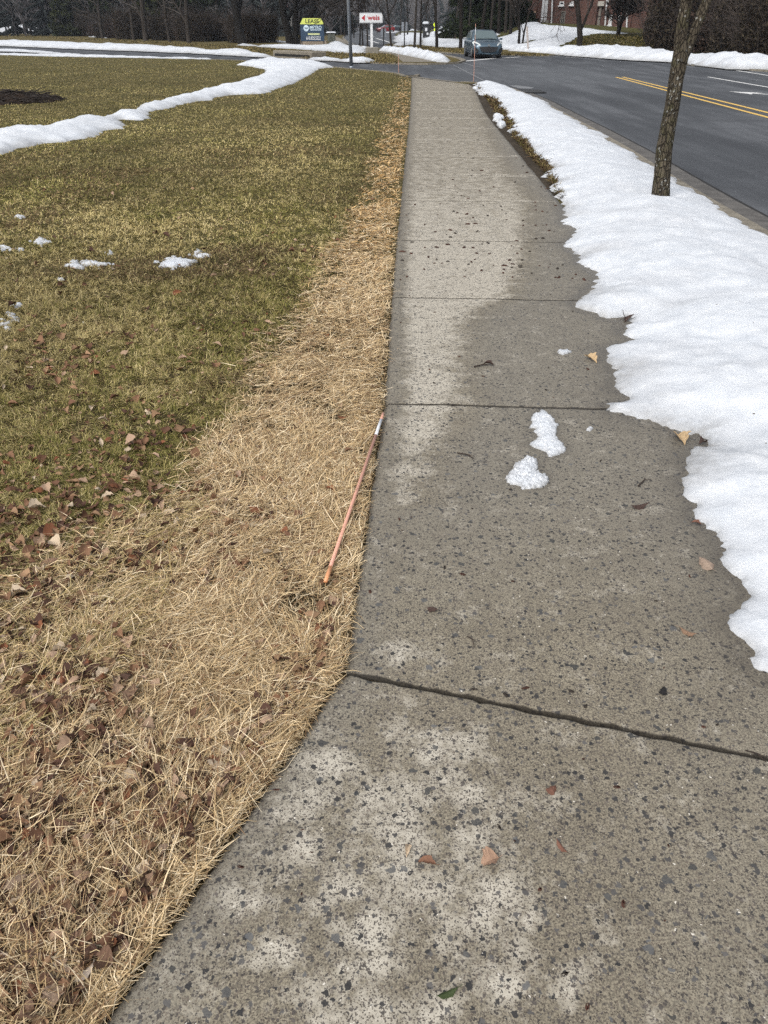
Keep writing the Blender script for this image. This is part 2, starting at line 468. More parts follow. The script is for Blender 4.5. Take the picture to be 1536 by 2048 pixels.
# asphalt of the main road, the side road and the bend beyond the junction
road = sheet("road", [(-95, 2), (-6, 2), (3, .5), (30, .5), (30, 120), (6, 430), (-95, 430)], ROAD, M_asph, 2.2)
_co = np.empty(len(road.data.vertices) * 3, np.float32); road.data.vertices.foreach_get("co", _co); _co = _co.reshape(-1, 3)
_pl = np.exp(-(((_co[:, 0] - 6.5) / 3.6) ** 2 + ((_co[:, 1] - 36) / 8.5) ** 2)) * .75
_pl += .5 * sstep(70, 110, _co[:, 1])
_pl *= .35 + .9 * fbm(_co[:, 0] * .5, _co[:, 1] * .2, 4, 3)
_a = road.data.attributes.new("pale", 'FLOAT', 'POINT'); _a.data.foreach_set("value", np.clip(_pl, 0, 1).astype(np.float32))

# ---- kerb lines (seam between asphalt and gutter), read along the photograph
KR = ats([(1103, 203), (1157, 230.6), (1213, 258), (1242, 273), (1313, 311), (1384, 353), (1469, 401), (1536, 437)], ROAD)[::-1]
_dir = (KR[0] - KR[3]); _dir /= np.hypot(*_dir)
KR = np.concatenate([[KR[0] + _dir * 9], [KR[0] + _dir * 4], KR, ats([(1070, 189), (1046, 180.5), (1010, 174), (975, 168.5)], ROAD)])
RAMP = ats([(940, 166.5), (900, 162), (860, 157.5), (828, 152.5)], ROAD)
KS = ats([(819, 152), (812, 149.5), (800, 146), (760, 141.5), (700, 136.5), (650, 131.5), (600, 127), (500, 121), (400, 117.5), (250, 112.5), (100, 108.5), (0, 106)], .0)
KS = np.concatenate([KS, [KS[-1] + (KS[-1] - KS[-3]) * .8]])
KL = np.concatenate([KR, RAMP, KS])          # lawn is on the left hand going along it

def offset(P, o):
    P = np.asarray(P, float); t = np.gradient(P, axis=0); t /= np.hypot(t[:, 0], t[:, 1])[:, None]
    return P + np.stack([-t[:, 1], t[:, 0]], -1) * o
def strip(P, prof, mb, mats):
    rows = [np.concatenate([offset(P, o), (G(*offset(P, o).T) + z)[:, None]], 1) for o, z in prof]
    n = len(P); V = np.concatenate(rows); 
    for j in range(len(prof) - 1):
        mb.add(V[j * n:(j + 2) * n], [(i, i + 1, n + i + 1, n + i) for i in range(n - 1)], mats[j])
def resample(P, step):
    P = np.asarray(P, float); L = np.concatenate([[0], np.cumsum(np.hypot(*np.diff(P, axis=0).T))])
    s = np.linspace(0, L[-1], max(2, int(L[-1] / step)))
    return np.stack([np.interp(s, L, P[:, 0]), np.interp(s, L, P[:, 1])], -1)
def kerb(P, name="kerb", gut=.32, top=.15, step=.3, rnd=.012, seam=.045):
    P = resample(P, step); P = P + (np.stack([fbm(P[:, 0] * 3, P[:, 1] * 3, 3, 5)] * 2, -1) - .5) * rnd
    mb = MB()
    strip(P, [(-seam, ROAD + .004), (0, ROAD + .006)], mb, [1])
    strip(P, [(0, ROAD + .006), (gut, ROAD + .010)], mb, [2])
    strip(P, [(gut, ROAD + .010), (gut + .015, -.02), (gut + .04, .012), (gut + .04 + top, .016), (gut + .05 + top, -.1)], mb, [0, 0, 0, 0])
    return tag(mb.build(name, [M_kerb, M_tar, M_gutter]), kind='structure')
kerb(np.concatenate([KR, RAMP[:1]]))
kerb(np.concatenate([RAMP[-1:], KS]), gut=.05, top=.15, step=.6)
# flush apron where the pavement runs down to the side road
_mb = MB(); _P = resample(RAMP, .3)
strip(_P, [(-.05, ROAD + .004), (.0, ROAD + .006), (.42, ROAD + .03), (.47, ROAD + .024), (.95, .018)], _mb, [1, 0, 1, 0])
tag(_mb.build("pavement_ramp", [M_kerb, M_tar]), kind='structure')

# ---- near lawn with the verge
LAWN = np.concatenate([offset(resample(KR, .8), .505), offset(RAMP, .93), offset(resample(KS, .8), .28), [(-70, 92), (-70, 30), (-24, 4), (-9, -2), (3.6, -2)]])
sheet("lawn", LAWN, 0.0, M_soil, .8, skirt=.2)
# ---- land across the side road
FK = ats([(0, 90.8), (100, 95), (200, 98.5), (300, 102), (400, 106.3), (470, 110), (545, 114.3), (620, 118.5), (700, 123.5), (760, 127.5), (800, 128.5), (860, 129.5), (905, 127.5), (921, 123)], ROAD)
FR = ats([(912, 119), (890, 113.5), (850, 107), (790, 101), (740, 97), (705, 91), (690, 84), (683, 76), (690, 68), (712, 63.5)], ROAD)
LAWNB = np.concatenate([FK, FR, [(-24, 390), (-260, 390), (-200, 150), (-70, 108)]])
sheet("lawn", LAWNB, 0.0, M_farlawn, 3.0, skirt=.2)
kerb(np.concatenate([FK[:-1], FK[-1:], FR])[::-1], gut=.10, top=.18, step=1.0)
# ---- planted island in the main road
ISL = ats([(776, 93.2), (800, 97.5), (850, 103), (870, 104.7), (900, 107), (940, 109.2), (990, 110.3), (1040, 111.2), (1085, 113.0), (1101, 112.6), (1106, 110.8), (1080, 107.5), (1040, 104), (980, 100.5), (930, 98), (880, 95), (840, 91.8), (800, 88.6), (778, 88.5), (770, 91)], ROAD)
sheet("traffic_island", ISL, .01, M_farlawn, 1.2, skirt=.2)
kerb(np.concatenate([ISL, ISL[:1]])[::-1], gut=.02, top=.18, step=.8)
# ---- far right: bank up to the building, wood floor
FRR = ats([(1536, 142), (1469, 139), (1380, 129), (1341, 124), (1233, 117.8), (1160, 113.2), (1117, 109.3)], ROAD)
_e = FRR[0] + (FRR[0] - FRR[2]) / np.hypot(*(FRR[0] - FRR[2])) * 34
LAWND = np.concatenate([[_e], FRR, ats([(1100, 104.5), (1040, 99.5), (980, 96), (930, 94), (880, 91.5), (845, 88.3), (812, 84), (796, 76), (790, 69), (800, 63.5)], ROAD), [(22, 390), (220, 390), (150, 60), (70, -5)]])
sheet("lawn", LAWND, 0.0, M_fargrn, 2.5, skirt=.2)
kerb(np.concatenate([[_e], FRR]), gut=.30, top=.18, step=.8)

# ---- road markings
def ribbon(name, pts, w, mat, dz=.004, step=1.0):
    P = resample(np.asarray(pts, float), step); mb = MB()
    strip(P, [(-w / 2, ROAD + dz), (w / 2, ROAD + dz)], mb, [0])
    return tag(mb.build(name, mat), kind='structure')
for a, b in (((1245, 154.2), (1536, 225.5)), ((1232, 154.4), (1536, 235))):
    p, q = at(*a, ROAD), at(*b, ROAD)
    ribbon("centre_line", [p, q, q + (q - p) * .9], .11, M_yellow)
p, q = at(1416, 154, ROAD), at(1536, 174.5, ROAD); ribbon("lane_line", [p, q, q + (q - p) * .8], .12, M_white)
p, q = at(1458, 138.8, ROAD), at(1536, 151, ROAD); ribbon("edge_line", [p, q, q + (q - p) * 1.5], .12, M_white)
ribbon("edge_line", ats([(1117, 112.6), (1180, 116.3), (1260, 122)], ROAD), .10, M_white)
ribbon("stop_line", ats([(921, 123.2), (985, 117.2), (1058, 112.4)], ROAD), .30, M_white)
# turn arrow, its stem and head
p, q = at(1458, 183, ROAD), at(1536, 189, ROAD); d_ = (q - p) / np.hypot(*(q - p)); n_ = np.array([-d_[1], d_[0]])
_mb = MB(); _pts = [p, p + d_ * .9 + n_ * .34, p + d_ * .86 + n_ * .07, p + d_ * 3.2 + n_ * .07, p + d_ * 3.2 - n_ * .07, p + d_ * .86 - n_ * .07, p + d_ * 1.05 - n_ * .36]
_mb.add([p3(v, ROAD + .004) for v in _pts], [(0, 2, 1), (0, 5, 2), (2, 5, 4, 3), (0, 6, 5)])
tag(_mb.build("lane_arrow", M_white), kind='structure')
M_patch = plain("pale_seam", (.15, .155, .16), .8, .25, 3)
ribbon("asphalt_seam", ats([(907, 130), (930, 142), (967, 161)], ROAD), .07, M_patch)
ribbon("asphalt_seam", ats([(925, 125), (950, 133), (985, 137)], ROAD), .10, M_patch)
for a, b in (((728, 86.3), (742, 86.4)), ((752, 86.4), (766, 86.5)), ((776, 86.5), (790, 86.6)), ((733, 79.5), (757, 86.0)), ((752, 76.5), (784, 86.0)), ((730, 68.5), (748, 73))):
    ribbon("lane_line", ats([a, b], ROAD), .22, M_white, step=4)

# ---- sidewalk: slabs with open joints, each joint read from the photograph
_j = [(690, 1345), (769, 807), (784, 594.5), (794, 480), (802, 401), (807, 349), (811, 310), (814, 279), (817, 256), (818.5, 235.6), (820, 219), (821, 205), (822, 193), (822.5, 183), (823, 172), (823, 155)]
JL = ats(_j, .018)
_ang = [-16.0] + [-3.6] * (len(JL) - 1)
_w = [1.74, 1.70, 1.68, 1.66, 1.65, 1.64, 1.63, 1.62, 1.60, 1.60, 1.62, 1.68, 1.74, 1.80, 1.86, 1.9]
JR = np.array([l + w * np.array([math.cos(R(a)), math.sin(R(a))]) for l, w, a in zip(JL, _w, _ang)])
JR[-1] = at(940, 169, .018)
_l = at(210, 2048, .018); _dv = (_l - JL[0]) / np.hypot(*(_l - JL[0]))
JL = np.concatenate([[JL[0] + _dv * 1.75], JL]); JR = np.concatenate([[JL[0] + 1.74 * np.array([.915, -.403])], JR])
SW_V, SW_F = [], []; _dep = []; _jt = []; _jn = []; _edge = []
_base = 0
for k in range(len(JL) - 1):
    L = np.hypot(*(JL[k + 1] - JL[k])); fine = k <= 3
    e0 = [.0, .003, .005, .010, .03]; st = .03 if fine else .085
    mids = list(np.arange(.06, L - .05, st)); off = np.array(e0 + mids + [L - e for e in e0[::-1]])
    nt = 96 if fine else 34; t = np.linspace(0, 1, nt)
    OFF = np.repeat(off[:, None], nt, 1); Tt = np.repeat(t[None], len(off), 0)
    wob = (.5 if k == 0 else 1.0)
    for row in (1, 2, 3): 
        OFF[row] += np.maximum(0, fbm(t * 55, t * 0 + k * 7.3, 4, 11) - .42) * .026 * (.8 if k else .5)
        OFF[-1 - row] -= np.maximum(0, fbm(t * 55, t * 0 + (k + 1) * 7.3 + 50, 4, 12) - .40) * .026 * (.8 if k else .75)
    s = OFF / L
    XY = (JL[k][None, None] * (1 - s[..., None]) + JL[k + 1][None, None] * s[..., None]) * (1 - Tt[..., None]) + (JR[k][None, None] * (1 - s[..., None]) + JR[k + 1][None, None] * s[..., None]) * Tt[..., None]
    ed = 1 - np.minimum(1, np.minimum(Tt, 1 - Tt) * 1.7 / .03)
    XY = XY + ((fbm(XY[..., 0] * 18, XY[..., 1] * 18, 3, 31) - .5) * .018 * (ed > .2))[..., None]
    dp = np.zeros_like(OFF); jt = np.zeros_like(OFF)
    dp[0] = dp[-1] = .075; dp[1] = dp[-2] = .07; dp[2] = dp[-3] = .002
    jt[0] = jt[-1] = 1; jt[1] = jt[-2] = 1; jt[2] = jt[-3] = .85
    if k == 0: dp[0:3] = 0; jt[0:3] = 0
    z = G(XY[..., 0], XY[..., 1]) + .018 - dp - .012 * np.clip(ed, 0, 1) ** 3 + (fbm(XY[..., 0] * 3, XY[..., 1] * 3, 3, 9) - .5) * .006 + ((.004 if k == 0 else 0))
    V = np.concatenate([XY, z[..., None]], -1).reshape(-1, 3); n0 = len(off)
    I = np.arange(n0 * nt).reshape(n0, nt) + _base
    SW_V.append(V); SW_F.append(np.stack([I[:-1, :-1], I[:-1, 1:], I[1:, 1:], I[1:, :-1]], -1).reshape(-1, 4))
    _jn.append(((np.minimum(OFF, L - OFF) < .09) * (k >= 5) * (.3 + .5 * fbm(Tt * 9, Tt * 0 + k * 3.1, 3, 77))).ravel()); _jt.append(np.maximum(jt, .5 * np.clip(ed, 0, 1) ** 2).ravel()); _edge.append((np.minimum(Tt, 9) * 1.7).ravel()); _base += n0 * nt
    # outer faces of the slab
    for col in (0, nt - 1):
        a = V.reshape(n0, nt, 3)[:, col]; b = a.copy(); b[:, 2] -= .12
        q = np.concatenate([a, b]); SW_V.append(q); J = np.arange(n0)
        f = np.stack([J[:-1], J[1:], J[1:] + n0, J[:-1] + n0], -1) + _base
        SW_F.append(f); _jt.append(np.ones(2 * n0)); _jn.append(np.zeros(2 * n0)); _edge.append(np.zeros(2 * n0)); _base += 2 * n0
V = np.concatenate(SW_V); px, py = proj(V[:, 0], V[:, 1], V[:, 2]); edge = np.concatenate(_edge)
_by = [150, 250, 300, 350, 400, 480, 540, 595, 615, 650, 700, 760, 800, 815, 850, 900, 950, 1010, 1030, 2100]
_bx = [930, 965, 985, 1010, 1050, 1040, 1030, 1005, 950, 915, 905, 905, 915, 905, 885, 845, 825, 815, 600, 600]
bnd = np.interp(py, _by, _bx); scl = np.clip(py / 900, .12, 1.2)
dry = sstep(70, -60, (px - bnd) / scl) * (py < 1040)
dry *= .42 + .50 * sstep(300, 520, py) - .1 * sstep(300, 220, py)
dry = np.maximum(dry, dry * .5 + np.concatenate(_jn) * .75) * sstep(.03, .16, edge)
for (x, y, s) in [(650, 1540, 48), (870, 1505, 42), (752, 1605, 46), (825, 1592, 50), (895, 1555, 42), (938, 1590, 40), (640, 1590, 40), (770, 1640, 58), (555, 1630, 35), (515, 1800, 50), (800, 1785, 60), (860, 1770, 45), (745, 1860, 55), (690, 1860, 45), (770, 1935, 45), (985, 1790, 45), (950, 1850, 45), (1035, 1925, 36), (930, 1680, 40), (610, 1700, 40), (880, 1880, 42), (700, 1950, 45), (760, 2020, 60), (1010, 1990, 50), (620, 1985, 45), (560, 1900, 40), (800, 1300, 30), (930, 1490, 30), (1130, 1960, 36), (1060, 1840, 30), (840, 1690, 40), (690, 1780, 34), (650, 2040, 40), (880, 2030, 40)]:
    dry = np.maximum(dry, .80 * np.exp(-(((px - x) / (s * 1.25)) ** 2 + ((py - y) / (s * 1.0)) ** 2)))
dry = np.maximum(dry, .42 * np.exp(-(((px - 760) / 260) ** 2 + ((py - 1720) / 270) ** 2)) * (py > 1360))
damp = np.clip(sstep(-20, 120, (px - bnd) / scl) * (py < 1300) * sstep(1350, 900, py) + .35 * sstep(1150, 1500, px) , 0, 1) * (.55 + .45 * sstep(560, 900, px))
damp = np.maximum(damp, .75 * sstep(.17, .02, edge))
me = new_mesh("sidewalk", V, np.concatenate(SW_F), [M_conc], attrs={"dry": np.clip(dry, 0, 1), "damp": damp, "soil": np.concatenate(_jt), "wet": np.zeros(len(V))})
SIDEWALK = tag(link("sidewalk", me), kind='structure')
# corner pavement across the side road
FSW = ats([(786, 109), (801, 109.5), (830, 114.5), (862, 120.5), (872, 123.6), (860, 124.3), (840, 124.6), (806, 124.2), (800, 120), (796, 114)], 0)
sheet("far_pavement", FSW, .012, M_kerb, .8)
sheet("far_pavement", ats([(655, 70), (662, 69), (700, 85), (720, 93), (742, 99), (790, 107), (788, 109.5), (735, 103), (705, 96), (675, 82)], 0), .012, M_kerb, 3)

sheet("soil_strip", ats([(925, 168), (935, 186), (955, 218), (975, 246), (995, 282), (1022, 314), (1052, 350), (1085, 395), (1140, 400), (1120, 350), (1095, 318), (1075, 290), (1045, 250), (1015, 210), (985, 178), (968, 167)], .0), .006, M_ground, .3)

# ================================================================== SNOW
M_snow = mat_snow("old_snow")
M_snowfar = mat_snow("ploughed_snow", .12, 3.0)
M_ice = mat_snow("slush", .0, .5)
TREE = at(1322, 388, .12)

def snow(name, poly, hmax, width, step, mat, label, cat="snow bank", holes=(), group=None, jit=.3, dz0=-.012, rough=.2, pixgrid=None, kind=None, lip=.012, seed=0, dip=None, ridge=0.0, base=0.0, wob=1.0):
    """A drift that lies on the ground inside an outline: thin crusty rim, thicker middle."""
    st = step if callable(step) else (lambda p: step)
    poly = densify(poly, lambda p: st(p) * 1.1, lambda p: st(p) * jit, seed + 3)
    if pixgrid is not None: pts = pixgrid[inside(poly, pixgrid)]
    else: pts = grid_pts(poly, step, seed=seed)
    if len(pts):
        dd = seg_dist(poly, pts); ss = np.array([st(p) for p in pts]); pts = pts[dd > ss * .45]
    V, T = triangulate(poly, pts)
    d = seg_dist(poly, V); n1 = fbm(V[:, 0] / width * .9, V[:, 1] / width * .9, 4, 21 + seed); n2 = fbm(V[:, 0] / width * 5, V[:, 1] / width * 5, 3, 22 + seed)
    th = hmax * (1 - np.exp(-d / width)) * (.72 + .56 * n1 * wob) + hmax * rough * (n2 - .5) * np.minimum(1, d / width * 3) + lip * np.minimum(1, d / (lip * .8 + 1e-6))
    und = (fbm(V[:, 0] * 2.6 + 3, V[:, 1] * 2.6, 3, 24 + seed) - .5) * 1.1 + (fbm(V[:, 0] * 7, V[:, 1] * 5, 3, 25 + seed) - .5) * .5
    th = th + und * hmax * .24 * np.minimum(1, d / width) ** 1.5
    nz = fbm(V[:, 0] / width * 1.3 + 7, V[:, 1] / width * 1.3, 3, 26 + seed)
    thin = np.exp(-d / (.05 * width + .010 + 1.25 * width * np.clip(nz - .41, 0, 1) ** 1.2)) * .95
    for h in holes:
        h = np.asarray(h, float); ins = inside(h, V); dh = seg_dist(h, V)
        sg = np.where(ins, -dh, dh) + (fbm(V[:, 0] * 3, V[:, 1] * 3, 3, 5) - .5) * width * .7
        th = np.minimum(th, np.where(sg > 0, hmax * (1 - np.exp(-sg / width)) + .0, -.12 - .1 * np.minimum(1, -sg)))
    if dip is not None:
        r = np.hypot(V[:, 0] - dip[0], V[:, 1] - dip[1]); th = th * (1 - .70 * np.exp(-(r / .17) ** 2))
    th = np.where(d < 1e-4, dz0, th)
    Z = G(V[:, 0], V[:, 1]) + th + base
    me = new_mesh(name, np.concatenate([V, Z[:, None]], 1), T, [mat], smooth=True, attrs={"thin": np.clip(thin, 0, 1)})
    o = link(name, me)
    return tag(o, label, None if kind else cat, group, kind)

def pix_grid(step, x0, x1, y0, y1, dz=0.0):
    X, Y = np.meshgrid(np.arange(x0, x1, step), np.arange(y0, y1, step))
    P = np.stack([X.ravel(), Y.ravel()], -1) + rng.uniform(-.35, .35, (X.size, 2)) * step
    return at_many(P, dz)

# ---- the bank between the pavement and the kerb
_left = [(1536, 1358), (1491, 1334), (1483, 1318), (1502, 1308), (1499, 1300), (1483, 1288), (1452, 1260), (1444, 1241), (1460, 1218), (1485, 1198), (1475, 1163), (1433, 1123), (1437, 1101), (1427, 1070), (1398, 1049), (1373, 1028), (1386, 1012), (1359, 985), (1353, 962), (1367, 938), (1365, 913), (1378, 897), (1402, 889), (1409, 880), (1395, 872), (1351, 866), (1328, 853), (1297, 840), (1262, 838), (1243, 830), (1217, 826), (1202, 807), (1258, 798), (1246, 790), (1219, 777), (1225, 755), (1216, 732), (1211, 715), (1206, 698), (1242, 685), (1262, 679), (1236, 668), (1243, 655), (1262, 645), (1256, 634), (1240, 642), (1213, 638), (1177, 624), (1147, 616), (1140, 604), (1160, 590), (1182, 567), (1188, 550), (1167, 535), (1152, 529), (1151, 511), (1128, 495), (1129, 484), (1142, 475), (1153, 460), (1119, 449), (1125, 431), (1124, 415), (1116, 395), (1096, 374), (1104, 361), (1087, 348), (1095, 336), (1082, 322), (1059, 309), (1056, 296), (1057, 300), (1053, 286), (1034, 277), (1030, 265), (1018, 265), (1022, 251), (1016, 240), (1012, 228), (1003, 218), (995, 210), (987, 199), (973, 192), (957, 187), (954, 175), (948, 168)]
_topr = [(966, 165), (987, 166), (1005, 169), (1026, 177), (1042, 184), (1080, 197), (1103, 209)]
_right = [(1154, 235), (1213, 268), (1250, 291), (1282, 315), (1309, 336), (1338, 360), (1370, 378), (1398, 402), (1441, 428), (1469, 451), (1503, 477), (1536, 492)]
_lp = at_many(_left, .02); _tp = ats(_topr, .03); _rp = offset(resample(KR, .35), .475)[::-1]; _rp = _rp[(_rp[:, 1] < _tp[-1][1] - .3) & (_rp[:, 1] > .6)]; _rp = _rp + (np.stack([fbm(_rp[:, 0], _rp[:, 1] * 2.3, 4, 3)] * 2, -1) - .5) * np.array([.14, 0]) + np.array([.02, 0])
_kd = (_rp[-1] - _rp[-4]) / np.hypot(*(_rp[-1] - _rp[-4]))
VERGE = np.concatenate([_lp, _tp, _rp, [(2.6, .1), (1.75, .75)]])
_pg = np.concatenate([pix_grid(7, 930, 1620, 160, 1420, .03), grid_pts(VERGE, .16)])
_pp = np.stack(proj(_pg[:, 0], _pg[:, 1], G(_pg[:, 0], _pg[:, 1])), -1)
snow("snow_bank", VERGE, .155, .40, lambda p: float(np.clip(.0045 * np.hypot(*p) ** 1.15, .009, .10)), M_snow, "long snow bank on the verge between sidewalk and road", pixgrid=_pg, jit=.6, rough=.15, dip=TREE, lip=.0205, wob=.9)
# ---- the ridge shovelled across the lawn
_r1 = [(-40, 316), (0, 308), (32, 298), (91, 286), (130, 283), (182, 273), (212, 260), (249, 255), (241, 238), (283, 241), (298, 237), (299, 223), (338, 216), (374, 205), (400, 202), (425, 200), (430, 194), (460, 190), (499, 188), (526, 187), (544, 181), (592, 164), (610, 154), (640, 137), (667, 134.5)]
_r2 = [(640, 125), (622, 122), (604, 125), (586, 125), (562, 119), (530, 120), (490, 124), (472, 128), (500, 131), (530, 137), (532, 143), (502, 157), (460, 169), (400, 182), (340, 195), (300, 207), (290, 204), (260, 223), (235, 221), (195, 237), (170, 233), (135, 239), (100, 249), (60, 261), (30, 259), (-40, 262)]
RIDGE = np.concatenate([ats(_r1, .01), ats(_r2, .04)])
snow("snow_ridge", RIDGE, .22, .55, .12, M_snow, "long winding snow ridge across the lawn, widening near the side road", jit=.45, rough=.34, seed=4, wob=1.35, lip=.006)
# ---- along the side road
def pxsnow(name, px, label, h, w, step, mat=M_snowfar, dz=.0, **kw):
    return snow(name, ats(px, dz), h, w, step, mat, label, jit=.2, **kw)
pxsnow("snow_bank", [(-30, 92), (0, 91.4), (130, 97), (260, 101.5), (400, 107), (478, 111.5), (540, 115.2), (553, 115), (535, 111), (504, 106), (447, 105.5), (400, 102), (346, 98), (234, 94), (104, 88.5), (0, 84.5), (-30, 83.5)], "long snow bank on the far edge of the side road, in front of the woods", .34, 1.0, .6, seed=6, rough=.35)
pxsnow("snow_bank", [(-30, 102), (0, 102.5), (52, 104), (104, 107.5), (156, 111), (171, 109.6), (130, 107), (99, 103.8), (47, 100), (-30, 99)], "low snow strip on the near edge of the side road, far left", .12, .7, .45, seed=7, rough=.4)
pxsnow("snow_bank", [(-30, 109.4), (100, 113), (250, 115.6), (330, 117.2), (420, 119), (425, 117.8), (330, 115.6), (220, 112.2), (100, 110.2), (-30, 107.5)], "thin broken line of snow where the lawn meets the side road", .10, .5, .35, seed=8, rough=.8)
pxsnow("snow_bank", [(470, 91), (512, 93.5), (582, 98), (660, 104), (707, 108), (733, 106.5), (733, 99), (700, 95), (672, 95), (645, 97), (613, 94.5), (582, 93.5), (530, 93), (500, 90)], "snow bank along the turf strip at the foot of the lease sign", .38, 1.4, .8, seed=9, rough=.3)
pxsnow("snow_mound", [(648, 97), (672, 98), (690, 100), (705, 97), (693, 91), (672, 90), (655, 88)], "rough snow mound just right of the lease sign", .62, 1.2, .35, cat="snow mound", seed=10, rough=.35)
pxsnow("snow_mound", [(612, 119), (660, 121), (712, 125), (740, 125), (750, 123), (739, 119), (725, 119), (705, 122), (655, 119.5), (621, 118)], "flattened snow pile in the side road gutter behind the grey post", .30, .6, .35, cat="snow mound", seed=11)
pxsnow("snow_bank", [(758, 101.5), (782, 105), (817, 112.5), (846, 118.5), (872, 124), (899, 125.2), (900, 121.5), (890, 119), (870, 114), (837, 107), (798, 103), (770, 100)], "lumpy snow bank along the right edge of the far corner pavement", .55, .7, .22, seed=12, rough=.42)
pxsnow("snow_mound", [(786, 92), (818, 92.6), (814, 90.2), (800, 89.3), (789, 90.2)], "small white snow pile on the tip of the traffic island", .6, 1.2, .6, cat="snow mound", seed=13)
pxsnow("snow_bank", [(700, 95.5), (740, 99.3), (762, 101), (760, 98.8), (735, 96.4), (705, 92), (692, 88), (694, 91)], "narrow snow strip behind the concrete block of the pole sign", .35, .8, .6, seed=14)
# far right, thrown up by the plough
pxsnow("snow_bank", [(1640, 150), (1536, 139), (1455, 137.6), (1380, 128.5), (1339, 123.5), (1250, 119.5), (1190, 115), (1117, 109), (1060, 104.8), (1000, 101.5), (1060, 101), (1117, 104), (1185, 106), (1254, 108), (1300, 113), (1384, 121), (1455, 127), (1536, 131), (1640, 140)], "tall ploughed snow bank along the far kerb of the main road", .58, .8, .30, seed=15, rough=.30)
# snow on the bank below the brick building, bare turf showing through
_h1 = ats([(1000, 62), (1023, 53), (1040, 53), (1036, 60), (1011, 73), (996, 78)]); _h2 = ats([(1040, 90), (1047, 85), (1080, 76), (1058, 85)])
_h3 = ats([(1118, 97), (1127, 88), (1138, 84), (1152, 77), (1168, 72), (1190, 67.5), (1260, 68.5), (1420, 72), (1420, 110), (1270, 99), (1180, 96.5)])
_h4 = ats([(905, 66), (935, 58), (950, 68), (925, 80), (902, 76)])
snow("snow_field", ats([(845, 91), (900, 95.5), (980, 99), (1058, 101.5), (1117, 104), (1180, 103), (1260, 106), (1330, 112), (1330, 71), (1260, 67), (1225, 64.8), (1156, 58), (1117, 54), (1082, 49.5), (1053, 46.5), (1026, 46.5), (985, 52), (935, 50), (905, 49), (880, 53), (862, 64), (845, 78)]), .24, .8, .7, M_snowfar, "snow field", holes=[_h1, _h2, _h3, _h4], kind="structure", jit=.1, seed=16)
for i, q in enumerate([[(795, 88), (830, 92), (875, 94), (850, 89), (842, 82), (870, 74), (850, 68), (800, 66), (795, 72), (788, 78)], [(765, 66), (790, 66), (800, 62), (835, 61), (830, 58), (780, 59.5)], [(545, 72), (575, 75), (572, 67), (560, 62), (545, 60)]]):
    pxsnow("snow_patch", q, ["broad snow patch inside the road bend, behind the island trees", "distant snow strip on the outside of the road bend", "snow patch between the two big bare trees on the left"][i], .3, 1.5, 1.6, cat="snow patch", seed=30 + i)
for i, q in enumerate([[(175, 73.5), (200, 76), (240, 78), (280, 81), (255, 78.5), (215, 75.5), (186, 71.5)], [(505, 79), (540, 84), (600, 87), (560, 82), (520, 77)]]):
    pxsnow("snow_patch", q, ["thin snow streak at the edge of the dark woods", "thin snow streak on the turf left of the lease sign"][i], .25, 1.2, 1.0, cat="snow patch", seed=40 + i)
# snow lying under the trees far left
pxsnow("snow_patch", [(-20, 66.5), (30, 67), (75, 67), (112, 66), (105, 62), (60, 61), (20, 61), (-20, 61.5)], "pale snow slope under the trees at the far left edge", 3.2, 9.0, 2.0, cat="snow patch", seed=45)

# ---- remnants in the near grass
def blob(px, py, rx, ry, n=13, seed=0, irr=.35):
    g = np.random.default_rng(seed); a = np.linspace(0, 2 * math.pi, n, endpoint=False)
    return [(px + rx * math.cos(t) * (1 + irr * g.normal() * .6), py + ry * math.sin(t) * (1 + irr * g.normal() * .6)) for t in a]
_lp = "last patches of snow in the grass"
for i, (x, y, rx, ry, lab) in enumerate([
    (346, 523, 34, 12, "largest melting snow patch in the grass, near brown leaves"), (399, 505, 19, 6, "small flat snow patch just behind the largest one in the grass"),
    (148, 526, 17, 7, "small snow scrap, left one of a pair in the mid lawn"), (192, 523, 25, 6, "ragged snow scrap, right one of a pair in the mid lawn"),
    (80, 479, 17, 6, "small oval snow patch in the green grass on the left"), (42, 430, 14, 4, "tiny snow scrap furthest up the left lawn"),
    (10, 492, 12, 4, "snow scrap touching the left picture edge, the upper one"), (36, 495, 15, 4, "thin snow scrap just right of the one at the left edge"),
    (18, 640, 27, 13, "broad icy snow patch at the left picture edge"), (36, 606, 15, 5, "small snow scrap just above the icy patch at the left edge"),
    (217, 503, 9, 4, "tiny snow crumb between brown leaves and the lawn pair"), (117, 555, 9, 4, "tiny snow crumb below the lawn pair"),
    (172, 638, 7, 4, "single snow crumb among the leaves of the mid lawn")]):
    snow("snow_patch", ats(blob(x, y, rx, ry, 22, i, .75), .02), .009, .06, .016, M_snow, lab, "snow patch", group=_lp, jit=.7, seed=50 + i, base=.012, dz0=-.02, rough=2.2, lip=.002)
